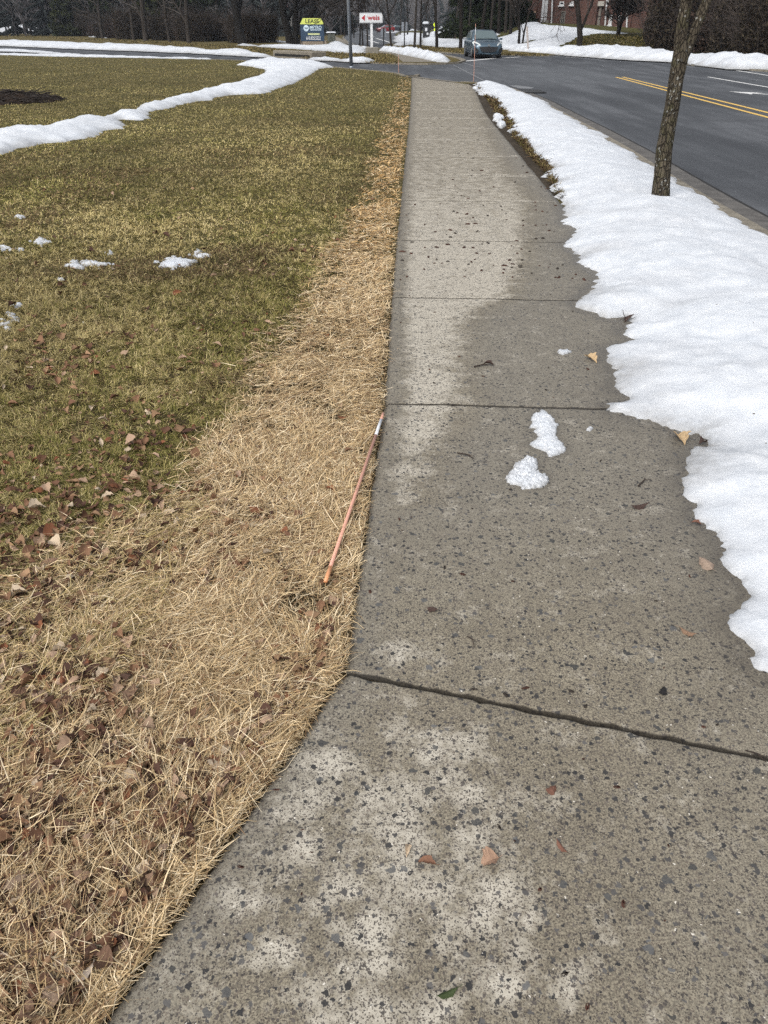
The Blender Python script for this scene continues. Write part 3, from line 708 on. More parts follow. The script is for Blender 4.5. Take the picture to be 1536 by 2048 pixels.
# ---- frozen footprints on the pavement
_fp = [(1082, 818), (1092, 823), (1098, 828), (1110, 838), (1112, 848), (1122, 850), (1114, 855), (1114, 872), (1118, 880), (1128, 888), (1133, 902), (1128, 906), (1112, 912), (1098, 914), (1088, 903), (1068, 895), (1057, 888), (1070, 880), (1077, 873), (1066, 863), (1070, 858), (1055, 857), (1062, 848), (1062, 838), (1064, 827), (1078, 825)]
snow("snow_clump", at_many(_fp, .02), .009, .02, .005, M_ice, "icy hourglass-shaped snow clump, the upper of two footprints on the sidewalk", "snow clump", jit=.5, seed=70, base=.018, rough=1.6, lip=.005, group="frozen footprints on the sidewalk")
FP1 = at_many(_fp, .02)
_fp = [(1050, 916), (1062, 914), (1074, 920), (1077, 930), (1074, 942), (1086, 950), (1092, 946), (1094, 955), (1101, 961), (1094, 970), (1078, 976), (1062, 978), (1046, 979), (1038, 972), (1022, 969), (1010, 961), (1013, 951), (1017, 943), (1026, 938), (1028, 930), (1040, 922)]
snow("snow_clump", at_many(_fp, .02), .014, .02, .005, M_ice, "chunky white snow clump, the lower of two footprints on the sidewalk", "snow clump", jit=.6, seed=71, base=.018, rough=2.2, lip=.005, group="frozen footprints on the sidewalk")
for i, (x, y, rx, ry, lab) in enumerate([(1128, 703, 13, 5, "small ice scrap on the sidewalk, closest to the tan oak leaf"), (1180, 859, 8, 5, "tiny ice scrap on the sidewalk, right of the footprints"),
        (953, 176, 7, 3, "small snow lump at the sidewalk edge near the orange stake"), (997, 236, 9, 6, "white snow lump on the soil strip, farther one"), (1001, 250, 9, 6, "white snow lump on the soil strip, nearer one")]):
    snow("snow_clump", ats(blob(x, y, rx, ry, 12, 90 + i, .5), .02), .008 if i < 2 else .04, .02, .007 if i < 2 else .03, M_ice, lab, "snow clump", jit=.5, seed=80 + i, base=.02, rough=1.2, lip=.006)

# meltwater darkens the concrete beside every piece of snow
_co = np.empty(len(SIDEWALK.data.vertices) * 3, np.float32); SIDEWALK.data.vertices.foreach_get("co", _co); _co = _co.reshape(-1, 3)[:, :2]
_near = _co[:, 1] < 14; _w = np.zeros(len(_co)); _q = _co[_near]
_n1 = fbm(_q[:, 0] * 5, _q[:, 1] * 5, 3, 101)
_w[_near] = np.maximum(np.exp(-seg_dist(VERGE, _q) / (.015 + .10 * _n1)) * .95, np.maximum(np.exp(-seg_dist(FP1, _q) / .018), np.exp(-seg_dist(at_many(_fp, .02), _q) / .018)) * .75)
SIDEWALK.data.attributes["wet"].data.foreach_set("value", _w.astype(np.float32))

# ================================================================== GRASS, LEAVES
M_blade = mat_attr("grass_blades", .8, .1)

def in_px(poly, P): return inside(np.asarray(poly, float), P)
_z0 = np.array([(210, 2048), (690, 1345), (769, 807), (784, 594), (794, 480), (802, 401), (807, 349), (811, 310), (814, 279), (817, 256), (819, 235), (820, 219), (821, 205), (822, 183), (824, 163), (814, 151), (800, 147), (700, 137), (650, 132), (500, 122), (400, 118.5), (250, 114), (100, 110), (-170, 104), (-170, 2260), (60, 2260)])
VST = np.array([(946, 168), (962, 185), (985, 218), (1008, 246), (1030, 280), (1058, 312), (1088, 345), (1110, 380), (1122, 400), (1130, 400), (1110, 360), (1100, 330), (1084, 318), (1062, 300), (1056, 284), (1036, 262), (1024, 240), (1010, 215), (995, 198), (980, 184), (965, 172)])
EDGE_L = np.concatenate([JL])      # left edge of the pavement, ground coordinates

def blades(n, poly, dz=0.0, y_pow=1.0):
    lo, hi = poly.min(0), poly.max(0)
    P = np.stack([rng.uniform(lo[0], hi[0], n), rng.uniform(lo[1], hi[1], n)], -1); P = P[in_px(poly, P)]
    return P, at_many(P, dz)

def near_edge(XY):
    out = np.empty(len(XY))
    for k in range(0, len(XY), 60000): out[k:k + 60000] = seg_dist(EDGE_L, XY[k:k + 60000], closed=False)
    return out

def dist_px(XY): return XY[:, 1] * math.cos(PITCH) + 1.5 * math.sin(PITCH)

def make_blades(name, XY, length, width, elev, az, bend, col, z0, kind_label=None, hump=0.3):
    """Ribbons: two segments, bent towards the ground, one colour each."""
    n = len(XY); zc = G(XY[:, 0], XY[:, 1]) + z0
    dx, dy = np.cos(az), np.sin(az); e2 = elev - bend
    B = np.stack([XY[:, 0], XY[:, 1], zc], -1)
    D1 = np.stack([dx * np.cos(elev), dy * np.cos(elev), np.sin(elev)], -1)
    az2 = az + rng.normal(0, .35, n)
    D2 = np.stack([np.cos(az2) * np.cos(e2), np.sin(az2) * np.cos(e2), np.sin(e2)], -1)
    Mid = B + D1 * (length * .5)[:, None]; T = Mid + D2 * (length * .5)[:, None]
    gz = G(T[:, 0], T[:, 1]); T[:, 2] = np.maximum(T[:, 2], gz + .004)
    S = np.stack([-dy, dx, np.zeros(n)], -1); tilt = rng.normal(0, .5, n)
    S = S * np.cos(tilt)[:, None] + np.stack([np.zeros(n), np.zeros(n), np.sin(tilt)], -1)
    h = (width * .5)[:, None]
    V = np.stack([B - S * h, B + S * h, Mid + S * h * .9, Mid - S * h * .9, T + S * h * .25, T - S * h * .25], 1).reshape(-1, 3)
    i = (np.arange(n) * 6)[:, None]
    Fc = np.concatenate([i + np.array([[0, 1, 2, 3]]), i + np.array([[3, 2, 4, 5]])], 0)
    C = np.repeat(col, 6, 0)
    return tag(link(name, new_mesh(name, V, Fc, [M_blade], attrs={"col": C})), kind="stuff")

def palette(n, cols, w):
    cols = np.array(cols); k = rng.choice(len(cols), n, p=np.array(w) / sum(w)); c = cols[k]
    return c * rng.uniform(.72, 1.22, (n, 1))
STRAW = [(.50, .385, .225), (.62, .495, .315), (.40, .285, .150), (.72, .61, .43), (.22, .14, .080), (.34, .25, .135)]
TAN = [(.34, .27, .115), (.44, .35, .17), (.24, .18, .075), (.50, .40, .22)]
GREEN = [(.145, .132, .036), (.20, .172, .056), (.100, .098, .028), (.26, .21, .080)]
BROWN = [(.12, .078, .045), (.085, .055, .033), (.17, .11, .06)]

def strawness(XY, e):
    y = XY[:, 1]
    w = np.interp(y, [0, 1.3, 2.0, 3.0, 4.5, 8, 14, 25], [1.7, 1.15, .80, .62, .52, .42, .42, .40])
    w = w * (.75 + .6 * fbm(XY[:, 0] * 1.1, XY[:, 1] * 1.1, 3, 41))
    s = sstep(w * 1.25, w * .7, e)
    return s

# mown lawn and its straw-dry margin, nearer parts blade by blade
P, XY = blades(1300000, _z0)
g = proj(XY[:, 0], XY[:, 1], G(XY[:, 0], XY[:, 1]))
rz = dist_px(XY)
keep = rng.random(len(XY)) < np.interp(P[:, 1], [100, 200, 420, 800, 1300, 2048], [1.0, 1.0, .95, .80, .58, .46])
P, XY, rz = P[keep], XY[keep], rz[keep]
e = near_edge(XY); s = strawness(XY, e)
snowy = inside(RIDGE, XY); XY, P, rz, e, s = [q[~snowy] for q in (XY, P, rz, e, s)]
# bare hollows where the thatch is thin
bare = .55 * fbm(XY[:, 0] * 4.0, XY[:, 1] * 4.0, 3, 51) + .75 * fbm(XY[:, 0] * 14, XY[:, 1] * 14, 3, 52)
k = (rng.random(len(XY)) > sstep(.62, .84, bare) * (.62 + .30 * (s > .4))) & ~((e < .05) & (rng.random(len(XY)) < .55))
XY, P, rz, e, s = [q[k] for q in (XY, P, rz, e, s)]
n = len(XY); isS = rng.random(n) < s
pxw = rz / (F / 2)                                # metres per render pixel
flow = (fbm(XY[:, 0] * 1.8, XY[:, 1] * 1.8, 3, 61) - .5) * 9 + (fbm(XY[:, 0] * 6, XY[:, 1] * 6, 2, 62) - .5) * 5
az = np.where(isS, flow * .8 + rng.normal(0, 1.15, n), (fbm(XY[:, 0] * 9, XY[:, 1] * 9, 2, 66) - .5) * 16 + rng.normal(0, .9, n))
elev = np.where(isS, np.abs(rng.normal(.10, .22, n)), rng.normal(.58, .34, n))
bend = np.where(isS, rng.normal(.18, .25, n), rng.normal(.55, .3, n))
length = np.where(isS, rng.uniform(.022, .037, n) * np.exp(rng.normal(.45, .38, n)), rng.uniform(.014, .040, n) * (.45 + 1.35 * fbm(XY[:, 0] * 7, XY[:, 1] * 7, 3, 65))) * (1 + .3 * np.minimum(rz / 12, 2.2) * .35)
width = np.maximum(np.where(isS, rng.uniform(.0011, .0025, n), rng.uniform(.0012, .0023, n)), pxw * .50)
big = fbm(XY[:, 0] * .45, XY[:, 1] * .45, 4, 71); med = .6 * fbm(XY[:, 0] * 2.2, XY[:, 1] * 2.2, 3, 72) + .4 * fbm(XY[:, 0] * 8, XY[:, 1] * 8, 2, 74)
cS = palette(n, STRAW, [4.4, 3.2, 2.8, 1.6, 3.0, 2.2]) * np.array([1.0, .985, .965]); cT = palette(n, TAN, [3, 3, 2, 1]); cG = palette(n, GREEN, [4, 4, 3, 2]); cB = palette(n, BROWN, [1, 1, 1])
pg = np.clip(.40 + 2.2 * (big - .5) + 1.5 * (med - .5), .03, .92)
u = rng.random(n); col = np.where((u < pg)[:, None], cG, cT); wet = fbm(XY[:, 0] * .9 + 5, XY[:, 1] * .9, 4, 73)
col = np.where((rng.random(n) < .06 + .5 * sstep(.50, .68, wet))[:, None], cB, col)
col = np.where(isS[:, None], cS, col)
fr = isS & (XY[:, 1] < 2.2) & (e > .55) & (rng.random(n) < .35); col[fr] = cT[fr]
_m = np.where(isS[:, None], col[isS].mean(0)[None] * .85, (col[~isS].mean(0)[None] * (.8 + .9 * (big - .5) + .7 * (med - .5))[:, None] * 1.0)); _k = (sstep(5, 24, XY[:, 1]) * .70)[:, None]; col = col * (1 - _k) + _m * _k
# orange cast of the matted margin far along the path
oc = (isS & (rng.random(n) < .5 * sstep(4, 9, XY[:, 1])))[:, None]; col = np.where(oc, col * np.array([1.0, .86, .66]), col)
z0 = np.where(isS, rng.uniform(.002, .030, n), 0.0)
col = np.where(isS[:, None], col * 1.08, col * np.array([.97, 1.0, .98]) * (1.00 + .10 * sstep(3, 10, XY[:, 1]) + .9 * (vnoise(XY[:, 0] * .8, XY[:, 1] * .55, 88) - .5))[:, None])
_sw = np.concatenate([JL, JR[::-1]]); _tip = XY + np.stack([np.cos(az), np.sin(az)], -1) * (length * .8)[:, None]
_in = inside(_sw, _tip) & (seg_dist(EDGE_L, _tip, closed=False) > .004 + .012 * rng.random(n) ** 2); ok = ~(_in & (rng.random(n) < .96)) 
XY, length, width, elev, az, bend, col, z0, isS = [q[ok] for q in (XY, length, width, elev, az, bend, col, z0, isS)]
so = isS
make_blades("straw_grass", XY[so], length[so], width[so], elev[so], az[so], bend[so], col[so], z0[so])
make_blades("lawn_grass", XY[~so], length[~so], width[~so], elev[~so], az[~so], bend[~so], col[~so], z0[~so])
# matted grass on the strip between pavement and snow
P, XY = blades(60000, VST); n = len(XY); pxw = dist_px(XY) / (F / 2)
c = palette(n, TAN + BROWN + GREEN, [2, .5, 4, .0, 5, 5, 4, 1, .5, 2, .3]) * .62
make_blades("verge_grass", XY, rng.uniform(.04, .09, n), np.maximum(.002, pxw * .7), rng.normal(.5, .3, n), rng.uniform(0, 6.28, n), rng.normal(.4, .3, n), c, np.full(n, .015))
# far turf: coarser tufts
for nm, poly, cnt, gp in (("turf_grass", [(-20, 72), (200, 82), (420, 95), (545, 108), (620, 118), (700, 123), (760, 127), (795, 128), (785, 110), (740, 104), (640, 103), (540, 97), (470, 91), (400, 88), (200, 78), (-20, 68)], 9000, .25),
                          ("turf_grass", [(1127, 92), (1150, 79), (1190, 69), (1260, 70), (1330, 80), (1330, 112), (1262, 97), (1180, 97)], 5000, .65),
                          ("turf_grass", [(776, 93), (850, 102), (940, 108.5), (1080, 112.6), (1100, 111), (1040, 105), (930, 99), (840, 92.5), (780, 89)], 4000, .2)):
    P = []; poly = np.array(poly, float); lo, hi = poly.min(0), poly.max(0)
    while len(P) < cnt: 
        q = rng.uniform(lo, hi, (cnt, 2)); P += list(q[in_px(poly, q)])
    P = np.array(P[:cnt])
    XY = ats(P) if nm and gp == .65 else at_many(P); _q = np.stack(proj(XY[:, 0], XY[:, 1], G(XY[:, 0], XY[:, 1])), -1); ok = (XY[:, 1] > 20) & (XY[:, 1] < 160) & (np.abs(_q - P).max(1) < 1.5); XY = XY[ok]; n = len(XY); pxw = dist_px(XY) / (F / 2)
    c = np.where((rng.random(n) < gp)[:, None], palette(n, GREEN, [3, 4, 2, 3]), palette(n, TAN, [3, .6, 4, 0])) * .50
    make_blades(nm, XY, rng.uniform(.06, .14, n), pxw * .8, rng.normal(.7, .3, n), rng.uniform(0, 6.28, n), rng.normal(.5, .3, n), c, np.zeros(n))

# ---- dead leaves
M_leaf = NT("dead_leaf", .8, .15)
_v = M_leaf.noise(60, 4, .6); _lc = M_leaf.ramp(M_leaf.rand(), [(0, (.055, .032, .024)), (.2, (.10, .058, .040)), (.4, (.165, .098, .064)), (.6, (.23, .15, .10)), (.78, (.32, .235, .17)), (.9, (.14, .066, .038)), (1.0, (.42, .35, .28))])
M_leaf.color(M_leaf.mix(M_leaf.ramp(_v, [(.35, .55), (.65, 0)]), _lc, M_leaf.mix(.5, _lc, (.02, .012, .008)))); M_leaf = M_leaf.m
M_leafv = mat_attr("leaf_litter", .8, .15)
def leaf_shape(kind, g, rows=13):
    t = np.linspace(0, 1, rows)
    if kind == 0: w = .30 * np.sin(np.pi * t ** .8) ** .9                       # oval
    elif kind == 1: w = .34 * np.sin(np.pi * t ** .75) * (.62 + .38 * np.abs(np.sin(t * 3.6 * np.pi)))      # lobed
    elif kind == 2: w = .17 * np.sin(np.pi * t ** .9)                           # narrow
    elif kind == 3: w = .46 * np.sin(np.pi * t ** .6) ** 1.3 * (.72 + .28 * np.abs(np.cos(t * 4 * np.pi)))  # broad, ragged
    else: w = .24 * np.sin(np.pi * t ** .8) * (.8 + .2 * g.random(rows))        # torn
    w = w + g.normal(0, .018, rows) * (t > 0) * (t < 1); w = np.maximum(w, .012)
    curl = g.uniform(.2, 1.5) * (1 if g.random() < .7 else -1); arch = g.uniform(-.25, .45); V = []
    for a, b in zip(t, w):
        zz = arch * .5 * math.sin(math.pi * a)
        for q in (-1, -.5, 0, .5, 1):
            V.append(((a - .5), q * b * (1 + .1 * g.normal()), zz + curl * (abs(q) ** 1.7) * b * .7 + g.normal(0, .012)))
    V = np.array(V); V[:, 2] -= np.percentile(V[:, 2], 20)
    Fc = [(i * 5 + j, i * 5 + j + 1, i * 5 + 5 + j + 1, i * 5 + 5 + j) for i in range(rows - 1) for j in range(4)]
    b = len(V); V = np.concatenate([V, [(-.5, .012, V[2, 2]), (-.5, -.012, V[2, 2]), (-.72, -.03, V[2, 2] + .03), (-.72, -.012, V[2, 2] + .03)]])
    Fc.append((b, b + 1, b + 2, b + 3)); return V, Fc
LEAVES = []
_g = np.random.default_rng(5)
for i in range(14):
    V, Fc = leaf_shape([0, 1, 2, 3, 4][i % 5], _g); LEAVES.append((V, Fc, new_mesh("fallen_leaf", V, Fc, [M_leaf], smooth=False)))
def put_leaf(i, xy, size, dz, rz, tilt, roll, label, cat="leaf", group=None, flat=1.0):
    o = link("fallen_leaf", LEAVES[i % 14][2]); o.location = p3(xy, dz); o.rotation_euler = (roll, tilt, rz); o.scale = (size, size, size * flat)
    return tag(o, label, cat, group)
# on the pavement and at the snow's edge, one by one
for x, y, sz, i, lab in [
    (852, 1728, .034, 4, "small crumpled rust-brown leaf on the nearest slab, left of a similar one"), (978, 1727, .036, 3, "small folded pinkish-brown leaf on the nearest slab, right of a similar one"),
    (1103, 1583, .028, 0, "little reddish leaf lying on the near slab below the wide joint"), (1122, 1697, .026, 2, "thin reddish leaf scrap on the near slab, right side"),
    (815, 1703, .026, 4, "tiny pale leaf scrap on a dry stain of the near slab"), (1183, 720, .075, 1, "pointed tan oak leaf on the sidewalk beside the snow"),
    (1362, 880, .085, 1, "large tan leaf poking out of the snow's edge"), (1404, 888, .035, 3, "dark brown leaf scrap in the melted notch of the snow"),
    (1411, 1131, .055, 0, "flat greyish-brown leaf on the sidewalk near the snow"), (1391, 1048, .030, 4, "dark reddish leaf scrap at the snow tip"),
    (1376, 1268, .040, 2, "faint brown leaf skeleton pressed on the sidewalk"), (1326, 1385, .026, 0, "black rotten leaf stuck to the slab above the wide joint"),
    (1250, 640, .07, 3, "dark leaf in the melted hollow of the snow edge"), (865, 1221, .028, 0, "small dark leaf scrap in the middle of the long slab"),
    (1278, 1015, .05, 2, "dark narrow leaf on the sidewalk in front of the snow"), (976, 730, .05, 4, "dark curled leaf on the sidewalk right of the pale stain"),
    (895, 1990, .030, 2, "small dark green leaf with a yellow tip on the nearest slab")]:
    xy = at(x, y, .02); o = put_leaf(i, xy, sz * (1.15 if i != 2 else 1.3), .024, _g.uniform(0, 6.28), _g.normal(0, .12), _g.normal(0, .12), lab)
    if "tan" in lab: o.active_material if False else None
def solid_leaf(name, c): return plain(name, c, .8, .3, 80)
_own = {"tan oak": (.40, .29, .165), "large tan": (.40, .29, .165), "dark green": (.03, .045, .012), "rust-brown": (.17, .085, .05), "pinkish": (.29, .185, .125), "reddish": (.14, .065, .042), "black": (.010, .009, .009), "dark": (.045, .026, .02), "pale leaf": (.46, .36, .25)}
for o in [o for o in COL.objects if o.name.startswith("fallen_leaf")]:
    for kx, c in _own.items():
        if kx in o["label"]:
            o.data = o.data.copy(); o.data.materials.clear(); o.data.materials.append(solid_leaf("leaf_" + kx.replace(" ", "_"), c)); break

# scattered in the grass: the largest singly, the rest as litter
n = 5200
_lz = np.array([(210, 2048), (690, 1345), (769, 807), (784, 594), (794, 480), (802, 401), (600, 380), (-40, 330), (-40, 2120), (120, 2120)])
lo, hi = _lz.min(0), _lz.max(0); P = rng.uniform(lo, hi, (26000, 2)); P = P[in_px(_lz, P)]
XY = at_many(P, .01); cl = fbm(XY[:, 0] * 2.0, XY[:, 1] * 2.0, 4, 81)
dens = np.interp(P[:, 1], [330, 560, 760, 1100, 1600, 2048], [.012, .05, .13, .38, .52, .56]) * sstep(.40, .68, cl) * 1.5 + .012
lines = [(505, 525, 60, 12, .5), (650, 500, 60, 18, .2), (430, 700, 80, 40, .2), (120, 730, 90, 40, .6), (60, 1200, 60, 40, .6), (120, 1340, 110, 70, .6), (190, 1400, 80, 60, .8), (640, 1360, 50, 40, .7), (260, 870, 100, 60, .2), (250, 950, 40, 25, .8), (540, 1500, 60, 60, .35)]
for x, y, a, b, k in lines: dens = dens + k * np.exp(-((P[:, 0] - x) / a) ** 2 - ((P[:, 1] - y) / b) ** 2)
k = (rng.random(len(P)) < dens * .62) & (near_edge(XY) > .055); P, XY = P[k], XY[k]
size = rng.uniform(.018, .050, len(P)) * np.where(rng.random(len(P)) < .12, 1.35, 1.0); size *= np.interp(P[:, 1], [330, 900, 2048], [1.25, 1.0, .82])
app = size / dist_px(XY); order = np.argsort(-app)
up = rng.uniform(.004, .030, len(P)) + .010 * sstep(1000, 1300, P[:, 1])
gl = "dead leaves scattered in the straw grass"
for r_, q in enumerate(order[:300]):
    lab = "brown dead leaf lying loose in the grass left of the sidewalk"
    put_leaf(int(rng.integers(14)), XY[q], float(size[q]), float(up[q]), float(rng.uniform(0, 6.28)), float(rng.normal(0, .30)), float(rng.normal(0, .35)), lab, group=gl)
Vs, Fs, Cs = [], [], []; b = 0
pal = np.array([(.065, .034, .024), (.115, .060, .036), (.18, .10, .058), (.25, .155, .09), (.32, .22, .15), (.17, .07, .036), (.40, .32, .23)])
for q in order[300:]:
    V, Fc, _m = LEAVES[int(rng.integers(14))]; M = Matrix.Translation(p3(XY[q], up[q])) @ Matrix.Rotation(rng.uniform(0, 6.28), 4, 'Z') @ Matrix.Rotation(rng.normal(0, .3), 4, 'X') @ Matrix.Rotation(rng.normal(0, .3), 4, 'Y')
    A = np.array(M); Vs.append(V * size[q] @ A[:3, :3].T + A[:3, 3]); Fs.append(np.array(Fc) + b); b += len(V)
    Cs.append(np.repeat((pal[rng.choice(7, p=[.2, .22, .2, .16, .1, .06, .06])] * rng.uniform(.8, 1.2))[None], len(V), 0))
tag(link("leaf_litter", new_mesh("leaf_litter", np.concatenate(Vs), np.concatenate(Fs), [M_leafv], attrs={"col": np.concatenate(Cs)})), kind="stuff")

# crumbled leaf flakes worked into the thatch
P = rng.uniform(lo, hi, (14000, 2)); P = P[in_px(_lz, P)]; XY = at_many(P, .01); cl = fbm(XY[:, 0] * 3.0 + 9, XY[:, 1] * 3.0, 4, 83)
k = (rng.random(len(P)) < np.interp(P[:, 1], [330, 700, 1200, 2048], [.03, .22, .6, .75]) * sstep(.36, .62, cl)) & (near_edge(XY) > .03); XY = XY[k]
Vs, Fs, Cs = [], [], []; b = 0
for q in XY:
    V, Fc, _m = LEAVES[int(rng.integers(14))]; s_ = rng.uniform(.007, .022); M = Matrix.Translation(p3(q, rng.uniform(.004, .030))) @ Matrix.Rotation(rng.uniform(0, 6.28), 4, 'Z') @ Matrix.Rotation(rng.normal(0, .5), 4, 'X') @ Matrix.Rotation(rng.normal(0, .5), 4, 'Y')
    A = np.array(M); V = V[15:50] * s_ * np.array([1.4, 1.2, 1.5]); Vs.append(V @ A[:3, :3].T + A[:3, 3]); Fs.append(np.array([(i * 5 + j, i * 5 + j + 1, i * 5 + 6 + j, i * 5 + 5 + j) for i in range(6) for j in range(4)]) + b); b += 35
    Cs.append(np.repeat((pal[rng.choice(7, p=[.24, .24, .2, .14, .08, .05, .05])] * rng.uniform(.8, 1.2))[None], 35, 0))
tag(link("leaf_flakes", new_mesh("leaf_flakes", np.concatenate(Vs), np.concatenate(Fs), [M_leafv], attrs={"col": np.concatenate(Cs)})), kind="stuff")

# ---- buds, seed scales and crumbs blown onto the pavement
Vs, Fs, Cs = [], [], []; b = 0
_bp = [(rng.uniform(800, 1180), rng.uniform(305, 560)) for _ in range(170)] + [(rng.uniform(780, 1240), rng.uniform(560, 800)) for _ in range(36)] + [(rng.uniform(840, 1060), rng.uniform(200, 305)) for _ in range(20)] + [(rng.uniform(480, 1500), rng.uniform(900, 2040)) for _ in range(90)]
_lim = np.array([(690, 1345), (776, 807), (792, 594), (800, 480), (808, 401), (818, 256), (960, 200), (1030, 300), (1085, 350), (1115, 400), (1128, 480), (1160, 520), (1180, 560), (1150, 600), (1230, 640), (1210, 760), (1250, 850), (1350, 960), (1480, 1300), (1500, 2048), (250, 2048)])
for x, y in _bp:
    if not inside(_lim, [(x, y)])[0]: continue
    xy = at(x, y, .02); r_ = float(rng.uniform(.004, .011)) * (1.2 if y < 560 else .55); a = rng.uniform(0, 6.28); el = rng.uniform(1, 2.6)
    V = []; 
    for i_ in range(6): V.append((r_ * el * math.cos(i_ * 1.047), r_ * math.sin(i_ * 1.047) * rng.uniform(.6, 1.2), .001))
    for i_ in range(6): V.append((V[i_][0] * .5, V[i_][1] * .5, r_ * .7))
    V = np.array(V); V = np.stack([V[:, 0] * math.cos(a) - V[:, 1] * math.sin(a), V[:, 0] * math.sin(a) + V[:, 1] * math.cos(a), V[:, 2]], -1) + np.array(p3(xy, .019))
    for i_ in range(6): Fs.append((b + i_, b + (i_ + 1) % 6, b + 6 + (i_ + 1) % 6, b + 6 + i_))
    for i_ in (0, 2): Fs.append((b + 6 + (i_ * 2) % 6, b + 7 + (i_ * 2) % 6, b + 6 + (i_ * 2 + 2) % 6, b + 6 + (i_ * 2 + 3) % 6))
    Vs.append(V); b += 12; Cs.append(np.repeat(np.array([[(.045, .022, .016), (.030, .024, .02), (.060, .028, .02)][rng.integers(3)]]), 12, 0))
tag(link("bud_litter", new_mesh("bud_litter", np.concatenate(Vs), np.array(Fs), [M_leafv], attrs={"col": np.concatenate(Cs)})), kind="stuff")
# twigs on the pavement
M_twig = plain("twig", (.030, .020, .015), .9)
for i, (a, b_, lab) in enumerate([((934, 1272), (948, 1293), "short dark bent twig on the long slab above the wide joint"), ((1276, 972), (1290, 955), "straight black twig on the sidewalk, facing the snow"), ((915, 905), (948, 917), "dark crooked twig on the sidewalk left of the footprints"), ((948, 733), (975, 729), "thin dark twig on the sidewalk right of the pale stain"), ((1490, 1500), (1532, 1524), "forked brown twig lying in the wide joint at the right edge")]):
    p, q = at(*a, .024), at(*b_, .024); m = (p + q) / 2 + np.array([.006, .004]) * (1 + i % 2)
    w = max(.0017, .0011 * np.hypot(*p)); mb = MB(); mb.tube([p3(p, .023), p3(m, .027), p3(q, .023)], [w, w * .9, w * .5], 5)
    v = m + (q - p) * .18 + np.array([.018, -.01]); mb.tube([p3(m, .027), p3(v, .028)], [w * .7, w * .3], 4)
    tag(mb.build("twig", M_twig), lab, "twig")

# ================================================================== TREES
def rotv(v, ax, a): return Matrix.Rotation(a, 3, ax) @ v
def perp(d, g):
    a = d.cross(Vector((0, 0, 1)) if abs(d.z) < .95 else Vector((1, 0, 0))).normalized()
    return rotv(a, d, g.uniform(0, 2 * math.pi))
def grow(out, p, d, L, r, lev, maxlev, g, up=.15, wander=.12, kids=(3, 5), ang=(25, 55), t0=.3, taper=.45, npt=5, rmin=.006, ratio=(.5, .72)):
    P = [p.copy()]; Rr = [r]; dd = d.copy()
    for i in range(1, npt):
        dd = (dd + Vector((g.normal(0, wander), g.normal(0, wander), g.normal(0, wander) + up * .35))).normalized()
        P.append(P[-1] + dd * (L / (npt - 1))); Rr.append(max(rmin, r * (1 - (1 - taper) * i / (npt - 1))))
    out.append((lev, P, Rr))
    if lev >= maxlev: return
    n = int(g.integers(kids[0], kids[1] + 1))
    for k in range(n):
        t = t0 + (1 - t0) * (k + g.random()) / n; f = t * (npt - 1); i = min(int(f), npt - 2)
        q = P[i].lerp(P[i + 1], f - i); dl = (P[i + 1] - P[i]).normalized()
        a = R(g.uniform(*ang)); nd = rotv(dl, perp(dl, g), a); nd = (nd + Vector((0, 0, up))).normalized()
        grow(out, q, nd, L * g.uniform(*ratio) * (1.15 - .4 * t), max(rmin, Rr[i] * g.uniform(.42, .62)), lev + 1, maxlev, g, up, wander * 1.15, kids, ang, .18, .4, npt if lev < 1 else 4, rmin, ratio)
def tubes_mesh(name, br, mat, sides=lambda lev: max(3, 8 - 2 * lev)):
    Vs, Fs = [], []; b = 0
    for lev, P, Rr in br:
        n = sides(lev); k = len(P); P_ = np.array([tuple(p) for p in P]); T = np.gradient(P_, axis=0); T /= np.linalg.norm(T, axis=1)[:, None] + 1e-9
        ref = np.array([0, 0, 1.0]) if abs(T[0, 2]) < .9 else np.array([1.0, 0, 0])
        A = np.cross(T, ref); A /= np.linalg.norm(A, axis=1)[:, None] + 1e-9; B = np.cross(T, A)
        an = np.arange(n) * 2 * math.pi / n
        V = P_[:, None] + (A[:, None] * np.cos(an)[None, :, None] + B[:, None] * np.sin(an)[None, :, None]) * np.array(Rr)[:, None, None]
        I = np.arange(k * n).reshape(k, n) + b
        Fs.append(np.stack([I[:-1], np.roll(I, -1, 1)[:-1], np.roll(I, -1, 1)[1:], I[1:]], -1).reshape(-1, 4)); Vs.append(V.reshape(-1, 3)); b += k * n
    return new_mesh(name, np.concatenate(Vs), np.concatenate(Fs), [mat], smooth=True)
M_bark = mat_bark("dark_bark", (.007, .006, .005), (.026, .021, .017), 9)
M_barkg = mat_bark("grey_bark", (.014, .012, .010), (.046, .038, .032), 9)
M_twigs = plain("bare_twigs", (.052, .040, .034), .9)
M_twigd = plain("dark_twigs", (.026, .020, .016), .9)

